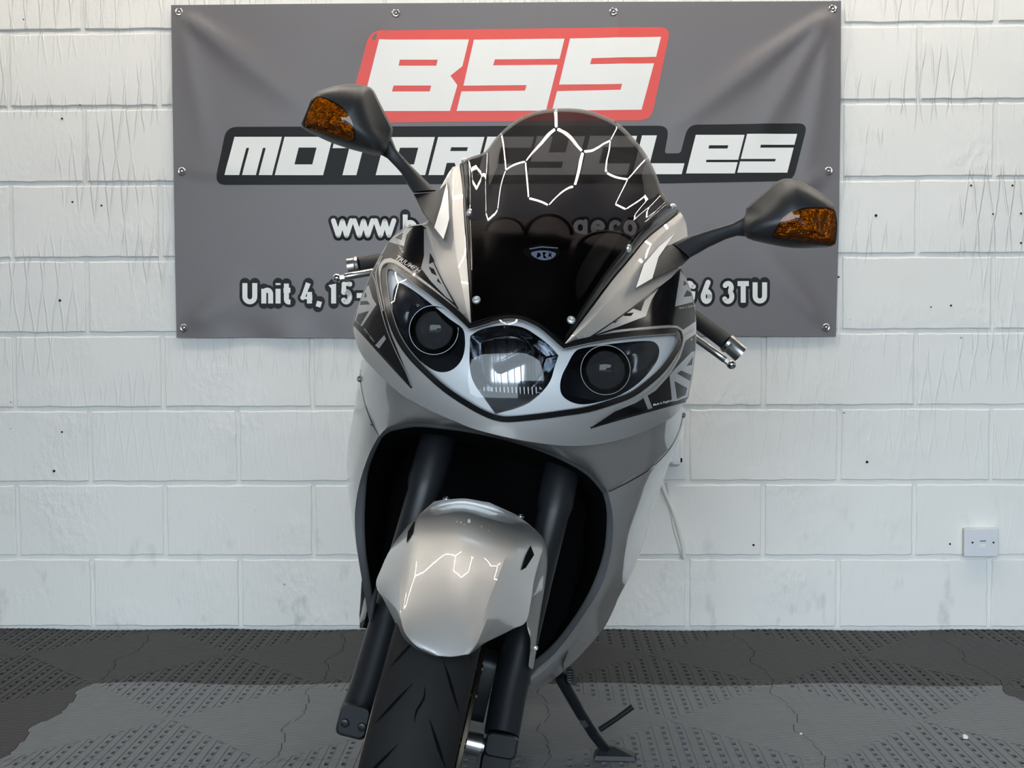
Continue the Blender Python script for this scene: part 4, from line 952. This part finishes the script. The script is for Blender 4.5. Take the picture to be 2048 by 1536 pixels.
MB().tube([WC-axd*.095, WC+axd*.11], .012, 14).build('front_axle', M_ALU, bike)
# mudguard: rings across the blade from its rear crown to the tip
def to_px(p): d = p-CAM; z = d.dot(FW); return 1024+FPX*d.dot(RT)/z, 768-FPX*d.dot(UP)/z
_mt = []
for q in range(-16, 64, 2):
    p_ = WC+(upw*math.cos(math.radians(q))+fwd*math.sin(math.radians(q)))*.342; _mt.append((to_px(p_)[1], loc(p_)[2]))
_mt = sorted(_mt)
def fs_(py): return interp(py, _mt)
MG = [ # (left, left ridge, centre, right ridge, right) in the photo's frame, front to back
 [(862, 1309), (872, 1311), (903, 1313), (938, 1308), (948, 1302)],
 [(826, 1294), (832, 1290), (905, 1292), (952, 1290), (968, 1286)],
 [(803, 1276), (808, 1262), (907, 1262), (962, 1268), (992, 1274)],
 [(788, 1240), (801, 1226), (910, 1222), (975, 1236), (1026, 1257)],
 [(768, 1200), (799, 1190), (914, 1180), (990, 1200), (1052, 1243)],
 [(752, 1170), (803, 1150), (918, 1138), (1008, 1160), (1062, 1200)],
 [(762, 1138), (808, 1112), (922, 1098), (1024, 1122), (1068, 1160)],
 [(781, 1098), (818, 1072), (926, 1060), (1038, 1092), (1078, 1122)],
 [(811, 1057), (832, 1042), (928, 1030), (1042, 1064), (1086, 1088)],
 [(833, 1034), (846, 1022), (929, 1010), (1034, 1038), (1068, 1057)],
 [(868, 1003), (888, 999), (930, 997), (979, 1005), (1030, 1028)]]
DL = [(.035, .004), (.05, .004), (.07, .006), (.085, .012), (.10, .02), (.105, .028), (.10, .03), (.09, .03), (.07, .025), (.04, .02), (.01, .005)]
def mgrow(row, dl):
    l, lr, c, rr, r = row
    return [(*l, fs_(c[1])+dl[0]), (*[(a+b)/2 for a, b in zip(l, lr)], fs_(c[1])+dl[0]*.62), (*lr, fs_(c[1])+dl[1]), (*[(a*.75+b*.25) for a, b in zip(lr, c)], fs_(c[1])+dl[1]*.30), (*c, fs_(c[1])), (*[(a*.75+b*.25) for a, b in zip(rr, c)], fs_(c[1])+dl[1]*.30), (*rr, fs_(c[1])+dl[1]), (*[(a+b)/2 for a, b in zip(rr, r)], fs_(c[1])+dl[0]*.62), (*r, fs_(c[1])+dl[0])]
rows = [mgrow(a, b) for a, b in zip(MG, DL)]
cols = [spline([r[k] for r in rows], 4) for k in range(9)]
V = []; F = []; nn = len(cols[0])
dense = []
for i in range(nn):
    row = [c[i] for c in cols]
    a = [row[0], row[1], row[2]]; b = spline(row[2:7], 4); c = [row[6], row[7], row[8]]
    dense.append(resample(a, 7)[:-1]+b+resample(c, 7)[1:])
k = len(dense[0]); V = [at_s(*p) for r in dense for p in r]
for i in range(nn-1):
    for j in range(k-1): F.append((i*k+j, i*k+j+1, (i+1)*k+j+1, (i+1)*k+j))
N = len(V); V += [v+SB*.004+WB*-.002 for v in V]; F += [tuple(x+N for x in f)[::-1] for f in F]
for i in range(nn-1): F += [(i*k, (i+1)*k, (i+1)*k+N, i*k+N), ((i+1)*k+k-1, i*k+k-1, i*k+k-1+N, (i+1)*k+k-1+N)]
for j in range(k-1): F += [(j+1, j, j+N, j+1+N), ((nn-1)*k+j, (nn-1)*k+j+1, (nn-1)*k+j+1+N, (nn-1)*k+j+N)]
mg = mk('front_mudguard', V, F, M_SILVER, bike, True, 15); mg['label'] = 'silver front mudguard'
loft('fork_guard', [[(1068, 1057, .12), (1088, 1080, .13), (1098, 1118, .14), (1095, 1170, .13), (1084, 1241, .11), (1074, 1297, .09), (1066, 1338, .075)],
     [(1060, 1060, .10), (1078, 1085, .09), (1083, 1120, .08), (1078, 1170, .07), (1068, 1241, .06), (1064, 1290, .055), (1060, 1336, .055)],
     [(1050, 1064, .10), (1070, 1095, .06), (1072, 1130, .03), (1064, 1185, .01), (1053, 1243, .005), (1061, 1282, .03), (1057, 1332, .05)]], M_SILVER, mg, 30, 4, thick=.003)
loft('fork_guard', [[(752, 1170, .0), (744, 1195, .03), (741, 1220, .06), (740, 1254, .09)], [(755, 1178, .02), (749, 1198, .045), (746, 1222, .07), (744, 1256, .10)]], M_SILVER, mg, 14, 2, thick=.03)
screw(mg, at_s(1071, 1296, .062), (-SB+UB*.4).normalized(), .004)
def vent(poly):
    cx, cy = sum(p[0] for p in poly)/len(poly), sum(p[1] for p in poly)/len(poly)
    s = fs_(cy-32)+.012
    patch('vent', poly, lambda x, y: at_s(x, y, fs_(y-36)+.030-.006), M_BLACK, mg, 6, thick=.02)
mbvh = BVHTree.FromPolygons([tuple(v) for v in V], F)
def on_mg(off):
    def fn(x, y):
        p, nr = hit(mbvh, x, y, .0); return p+nr*off
    return fn
patch('vent', [(828, 1046), (831, 1043), (827, 1066), (814, 1087), (817, 1064)], on_mg(.0012), M_BLACK, mg, 5)
patch('vent', [(1060, 1092), (1067, 1110), (1050, 1136), (1041, 1141), (1050, 1112)], on_mg(.0012), M_BLACK, mg, 5)
for (x, y, r) in ((938, 1043, 3.5), (922, 1046, 1.6), (914, 1044, 1.4), (963, 1054, 1.5), (928, 1050, 1.3), (977, 1062, 1.2)):
    patch('stone_chip', circle(x, y, r, 7, r*1.3), on_mg(.0006), M_PWHITE, mg, 4)
for (px, py) in ((893, 998), (1041, 1033)): screw(mg, at_s(px, py, .12), (WB-SB*.3).normalized(), .006, M_ALU)

# --- mirrors
def ang_resample(poly, n, c):
    out = []
    P = densify(poly, 2.0)
    A = [(math.atan2(p[1]-c[1], p[0]-c[0]), p) for p in P]
    for k in range(n):
        t = -math.pi+2*math.pi*k/n; out.append(min(A, key=lambda q: abs((q[0]-t+math.pi) % (2*math.pi)-math.pi))[1])
    return out
def mirror(sil, face, amber, fc, sf, sb_, stalk, stalk_r, base, lab):
    n = 64; S_ = ang_resample(spline(sil, 3, True), n, fc); Fc = ang_resample(spline(face, 3, True), n, fc)
    mir = empty('mirror', at_s(*fc, sb_), bike); mir['label'] = lab
    rs = [[at_s(fc[0]+(x-fc[0])*f, fc[1]+(y-fc[1])*f, sf-d) for x, y in Fc] for f, d in ((.02, .024), (.4, .021), (.7, .014), (.9, .006), (1.0, 0))]
    rs.append([at_s(a[0]*.15+b[0]*.85, a[1]*.15+b[1]*.85, sf+.018) for a, b in zip(Fc, S_)])
    rs.append([at_s(x, y, sf+(sb_-sf)*.55) for x, y in S_]); rs.append([at_s(fc[0]+(x-fc[0])*.97, fc[1]+(y-fc[1])*.97, sb_) for x, y in S_]); rs.append([at_s(fc[0]+(x-fc[0])*.92, fc[1]+(y-fc[1])*.92, sb_+.003) for x, y in S_])
    V = []; F = []
    hs = MB().rings(rs, True).build('housing', M_BPLAST, mir, True, 32)
    bv = BVHTree.FromPolygons([tuple(v) for r in rs for v in r], [(i*n+j, i*n+(j+1) % n, (i+1)*n+(j+1) % n, (i+1)*n+j) for i in range(len(rs)-1) for j in range(n)])
    def on_h(off):
        def fn(x, y):
            p, nr = hit(bv, x, y, sf+.02); return p-ray(x, y).normalized()*off
        return fn
    am = spline(amber, 3, True)
    patch('indicator_reflector', am, on_h(.0008), M_AMBER_IN, mir, 6)
    patch('indicator_lens', am, on_h(.0035), M_AMBER, mir, 6, thick=.0030)['label'] = 'amber indicator lens'
    ribbon('lens_edge', am, 2.4, on_h(.0030), M_SEAL, mir, closed=True)
    # stalk: flattened section following upper and lower edges
    rs = []
    for (a, b, s) in stalk:
        c = ((a[0]+b[0])/2, (a[1]+b[1])/2); A, B = at_s(*a, s), at_s(*b, s); C = (A+B)/2; h = (A-B)/2; d = SB*stalk_r*min(1, h.length/.02)
        r = []
        for q in range(16):
            t = 2*math.pi*q/16; ct, st = math.cos(t), math.sin(t); r.append(C+h*math.copysign(abs(ct)**.7, ct)+d*math.copysign(abs(st)**.7, st))
        rs.append(r)
    MB().rings(rs).build('stalk', M_BPLAST, mir, True, 50)
    bp = [(x, y) for x, y in base]
    rs = [[at_s(x, y, s) for x, y in bp] for s in (0,)]
    return mir
LSIL = [(601.7, 250.7), (607, 236), (613, 222), (620, 203), (625, 192), (635, 183), (664, 173), (695, 167.7), (717, 168.8), (739, 174), (748, 182), (757, 200), (772.6, 231), (786, 257), (783, 272), (772, 305), (757, 312), (744, 309), (704, 299.4), (664, 286), (635, 273), (609, 259.5)]
LFACE = [(602.5, 251), (607.5, 237), (613.5, 222), (620, 205), (626, 195), (640, 187), (660, 182), (685, 180), (704, 180), (719.5, 183), (728, 193), (739, 222), (752.7, 257), (762, 283), (756, 300), (740, 298), (704, 287), (664, 275), (635, 264), (609, 255)]
LAMB = [(634, 194.5), (653, 198), (675, 209), (691, 222), (701, 238), (707, 260), (707, 281), (686, 279), (646, 265), (610, 252.5), (614, 229), (622, 209)]
mirror(LSIL, LFACE, LAMB, (690, 238), .29, .37, [((770, 250), (738, 296), .345), ((781, 270), (752, 304), .345), ((792.5, 299), (775, 317), .34), ((806, 314), (792.5, 335), .335), ((819, 328), (803, 347), .33), ((845.6, 354.7), (813, 366), .32), ((872, 381), (825.7, 385), .31)], .014, [], 'left black mirror with amber indicator')
RSIL = [(1492, 423), (1493, 413.7), (1521, 390), (1551.7, 364.5), (1568, 357.5), (1582, 357.5), (1605.6, 364.5), (1638.4, 383), (1662, 402), (1672.4, 421), (1676, 442), (1674.8, 474.7), (1670, 492), (1638, 495.8), (1603, 497), (1568, 494.6), (1521, 485), (1493, 476), (1485, 455)]
RFACE = [(1500, 447), (1508, 437), (1542, 407), (1560, 389), (1568, 381), (1584.5, 375), (1598.6, 376), (1634, 392.7), (1662, 411), (1670.5, 424), (1674.5, 445), (1673, 474), (1668, 491), (1640, 489), (1600, 485), (1560, 480), (1521, 473), (1500, 466)]
RAMB = [(1545, 475), (1554, 456), (1566, 437), (1584.5, 423.5), (1610, 416.5), (1640, 416), (1661, 417.5), (1670, 426), (1673, 451), (1669, 478), (1664.5, 490), (1640, 487), (1605, 483), (1568, 478)]
mirror(RSIL, RFACE, RAMB, (1592, 436), .29, .37, [((1530, 400), (1525, 482), .345), ((1505, 420), (1500, 474), .345), ((1481, 436), (1474, 472), .34), ((1462.7, 446.6), (1451, 479), .335), ((1427.5, 456), (1415.8, 495.8), .33), ((1380.6, 470), (1395, 508), .32), ((1345, 487.6), (1379.5, 516), .31)], .014, [], 'right black mirror with amber indicator')
# mirror feet: dark wedge and bright fin on the screen surround
def wedge(name, poly, s0, s1, m, lab=None, taper=.9):
    cx, cy = sum(p[0] for p in poly)/len(poly), sum(p[1] for p in poly)/len(poly)
    rs = [[at_s(cx+(x-cx)*f, cy+(y-cy)*f, (s0[i] if isinstance(s0, (list, tuple)) else s0)+d) for i, (x, y) in enumerate(poly)] for f, d in ((.97, 0), (1, .004), (1, s1))]
    o = MB().rings(rs).build(name, m, bike, True, 25)
    if lab: o['label'] = lab
    return o
def nl(poly, d): return [nose_s(x, y)-d for x, y in poly]
FL = [(827, 388), (874, 383.5), (893, 366), (885, 420), (868, 456), (845.6, 425)]
q = nl(FL, .026); wedge('mirror_foot', FL, [min(.31, a) for a in q], .06, M_BPLAST)
FR = [(1344, 489), (1379.5, 517), (1364, 531), (1308, 557), (1305.6, 549), (1317, 514), (1334, 491)]
q = nl(FR, .026); wedge('mirror_foot', FR, [min(.31, a) for a in q], .06, M_BPLAST)
M_FIN = mat('bright_fin', (.62, .63, .64), .35, .4, .6)
for FP in ([(894, 363), (897, 400), (899, 438), (887, 480), (868, 456), (882, 410)], [(1351, 464), (1334, 489), (1317, 514.5), (1304.5, 558), (1271, 577), (1287, 528.6), (1317, 493)]):
    wedge('mirror_fin', FP, nl(FP, .030), .035, M_FIN, 'bright triangular fin')

# --- handlebars
hl = path_tube('handlebar_grip', [(760, 523, .58), (735, 528, .56), (716, 531, .55)], .0155, mat('grip_rubber', (.015, .015, .015), .6), None, 16)
MB().tube([at_s(x, y, .548) for x, y in ((718, 530), (713, 531), (710, 531.5), (697, 534))], [.0165, .0185, .0165, .017], 18).build('bar_end_weight', M_ALU, bike, True, 30)
path_tube('brake_lever', [(760, 541, .52), (735, 546, .51), (706, 551, .50), (690, 554, .50)], .0072, M_ALU, None, 12)
MB().ball(at_s(674, 556, .50), .0085, 14).build('lever_tip', M_CHROME, bike)
path_tube('lever_neck', [(692, 554, .50), (676, 556, .50)], .0055, M_CHROME)
path_tube('handlebar_grip', [(1385, 634, .60), (1425, 663, .57), (1455, 686, .55)], .0155, MATS['grip_rubber'], None, 16)
MB().tube([at_s(x, y, .548) for x, y in ((1452, 684), (1457, 688), (1462, 691), (1482, 708))], [.0175, .019, .017, .0175], 18).build('bar_end_weight', M_ALU, bike, True, 30)
path_tube('clutch_lever', [(1385, 672, .52), (1410, 690, .51), (1435, 708, .50), (1450, 719, .50)], .0070, M_ALU, None, 12)
MB().ball(at_s(1463, 729, .50), .0092, 14).build('lever_tip', M_CHROME, bike)
path_tube('lever_neck', [(1448, 718, .50), (1461, 728, .50)], .0058, M_CHROME)

hb0 = at_s(760, 523, .58); hb1 = at_s(1385, 634, .60)
hc = bk(0, .93, .42)
MB().tube([hb0, bk(-.14, .93, .50), bk(-.105, .92, .43)], [.012, .012, .014], 12).build('handlebar', M_FORK, bike)
MB().tube([hb1, bk(.14, .93, .50), bk(.105, .92, .43)], [.012, .012, .014], 12).build('handlebar', M_FORK, bike)
ty = [(-.14, -.03), (.14, -.03), (.12, .04), (.04, .06), (-.04, .06), (-.12, .04)]
MB().rings([[bk(a, w, .40+b) for a, b in ty] for w in (.875, .895)]).build('fork_yoke', M_FORK, bike, True, 30)
# --- side stand
ground = lambda px, py, z=0.012: at_z(px, py, z)
foot = at_z(1222, 1508, .008)
top = at_s(1122, 1352, .62); fs0 = (foot-OB).dot(SB)
def st(px, py, k): return at_s(px, py, .62+(fs0-.62)*k)
sd = MB().tube([st(1118, 1348, 0), st(1132, 1375, .15), st(1160, 1425, .45), st(1188, 1470, .75), st(1215, 1503, 1.0)], [.013, .012, .011, .0105, .010], 12).build('side_stand', M_FORK, bike); sd['label'] = 'black side stand'
p = st(1226, 1512, 1.0); c = V3((p.x, p.y, .010))
ft = [(-.040, -.02), (.045, -.025), (.05, .0), (.03, .03), (-.02, .035), (-.04, .015)]
MB().rings([[V3((c.x+a, c.y+b, .0012)) for a, b in ft], [V3((c.x+a*.95, c.y+b*.95, .010)) for a, b in ft], [V3((c.x+a*.3-.012, c.y+b*.3, .026)) for a, b in ft]]).build('stand_foot', M_FORK, sd, True, 30)
MB().tube([st(1200, 1459, .75), st(1232, 1438, .70), st(1266, 1413, .66)], [.006, .0055, .0060], 10).build('stand_tang', M_FORK, sd)
MB().rings([[st(x, y, .5+d) for x, y in ((1158, 1436), (1166, 1434), (1178, 1452), (1170, 1456), (1160, 1447))] for d in (-.06, .06)]).build('stand_lug', M_FORK, sd, True, 30)
MB().rings([[at_s(x, y, .62+d) for x, y in ((1128, 1338), (1142, 1332), (1158, 1362), (1150, 1372), (1138, 1368))] for d in (-.015, .015)]).build('stand_bracket', M_FORK, bike, True, 30)
for q in range(5): MB().tube([at_s(1140+math.cos(a)*6, 1340+q*5+math.sin(a)*4, .60) for a in [2*math.pi*k/10 for k in range(11)]], .0012, 5, False).build('spring_coil', M_FORK, sd)

# --- rest of the machine behind the fairing
def secs(name, secs_, m, n=24, sharp=60, lab=None):
    rs = []
    for (s, w, hw, hh, e) in secs_:
        r = []
        for q in range(n):
            t = 2*math.pi*q/n; ct, sn = math.cos(t), math.sin(t); r.append(bk(hw*math.copysign(abs(ct)**e, ct), w+hh*math.copysign(abs(sn)**e, sn), s))
        rs.append(r)
    o = MB().rings(rs).build(name, m, bike, True, sharp)
    if lab: o['label'] = lab
    return o
secs('fuel_tank', [(.55, .86, .05, .03, .8), (.60, .87, .12, .07, .8), (.72, .89, .16, .10, .8), (.86, .88, .15, .10, .8), (.98, .85, .10, .08, .8), (1.02, .83, .07, .05, .8)], M_SILVER)
secs('seat', [(1.0, .80, .10, .03, .7), (1.15, .79, .14, .035, .7), (1.32, .80, .14, .04, .7), (1.40, .84, .12, .045, .7), (1.62, .86, .09, .03, .7)], M_BPLAST)
secs('tail_cowl', [(1.05, .72, .12, .06, .8), (1.35, .75, .13, .06, .8), (1.62, .82, .08, .04, .8), (1.68, .84, .04, .02, .8)], M_SILVER)
secs('engine_block', [(.56, .45, .12, .13, .5), (.60, .46, .18, .20, .5), (.88, .46, .19, .21, .5), (.98, .42, .14, .14, .5)], M_FORK)
for sg in (-1, 1):
    V = []; F = []; rr = [(.44, .34, .78, .225), (.60, .27, .84, .238), (.72, .24, .86, .24), (.85, .25, .80, .235), (.98, .34, .70, .215), (1.06, .44, .64, .20)]
    rs = []
    for (s, w0, w1, hu) in rr: rs.append([bk(sg*(hu+.012*math.sin(math.pi*k/8)-.03*(1-k/8)), w0+(w1-w0)*k/8, s) for k in range(9)])
    mb = MB(); mb.rings(rs, False, False); o = mb.build('side_panel', M_SILVER, bike)
RWC = bk(0, .312, 1.42); raxd = UB; rf = -SB
def rring(l, r, n=64): return [RWC+raxd*l+(WB*math.cos(2*math.pi*k/n)+rf*math.sin(2*math.pi*k/n))*r for k in range(n)]
MB().rings([rring(l, r) for l, r in ((-.07, .215), (-.085, .235), (-.09, .258), (-.078, .28), (-.05, .297), (0, .308), (.05, .297), (.078, .28), (.09, .258), (.085, .235), (.07, .215))], False).build('rear_tyre', M_RUBBER, bike)
MB().rings([rring(l, r) for l, r in ((-.072, .222), (-.06, .205), (-.03, .19), (.03, .19), (.06, .205), (.072, .222))], False).build('rear_rim', M_FORK, bike)
for k in range(5):
    a = 2*math.pi*k/5; MB().tube([RWC+(WB*math.cos(a)+rf*math.sin(a))*.03, RWC+(WB*math.cos(a)+rf*math.sin(a))*.2], .016, 8).build('rear_spoke', M_FORK, bike)
MB().tube([bk(.12, .40, .95), bk(.125, .36, 1.2), bk(.12, .312, 1.42)], [.03, .026, .022], 12).build('swingarm', M_ALU, bike)
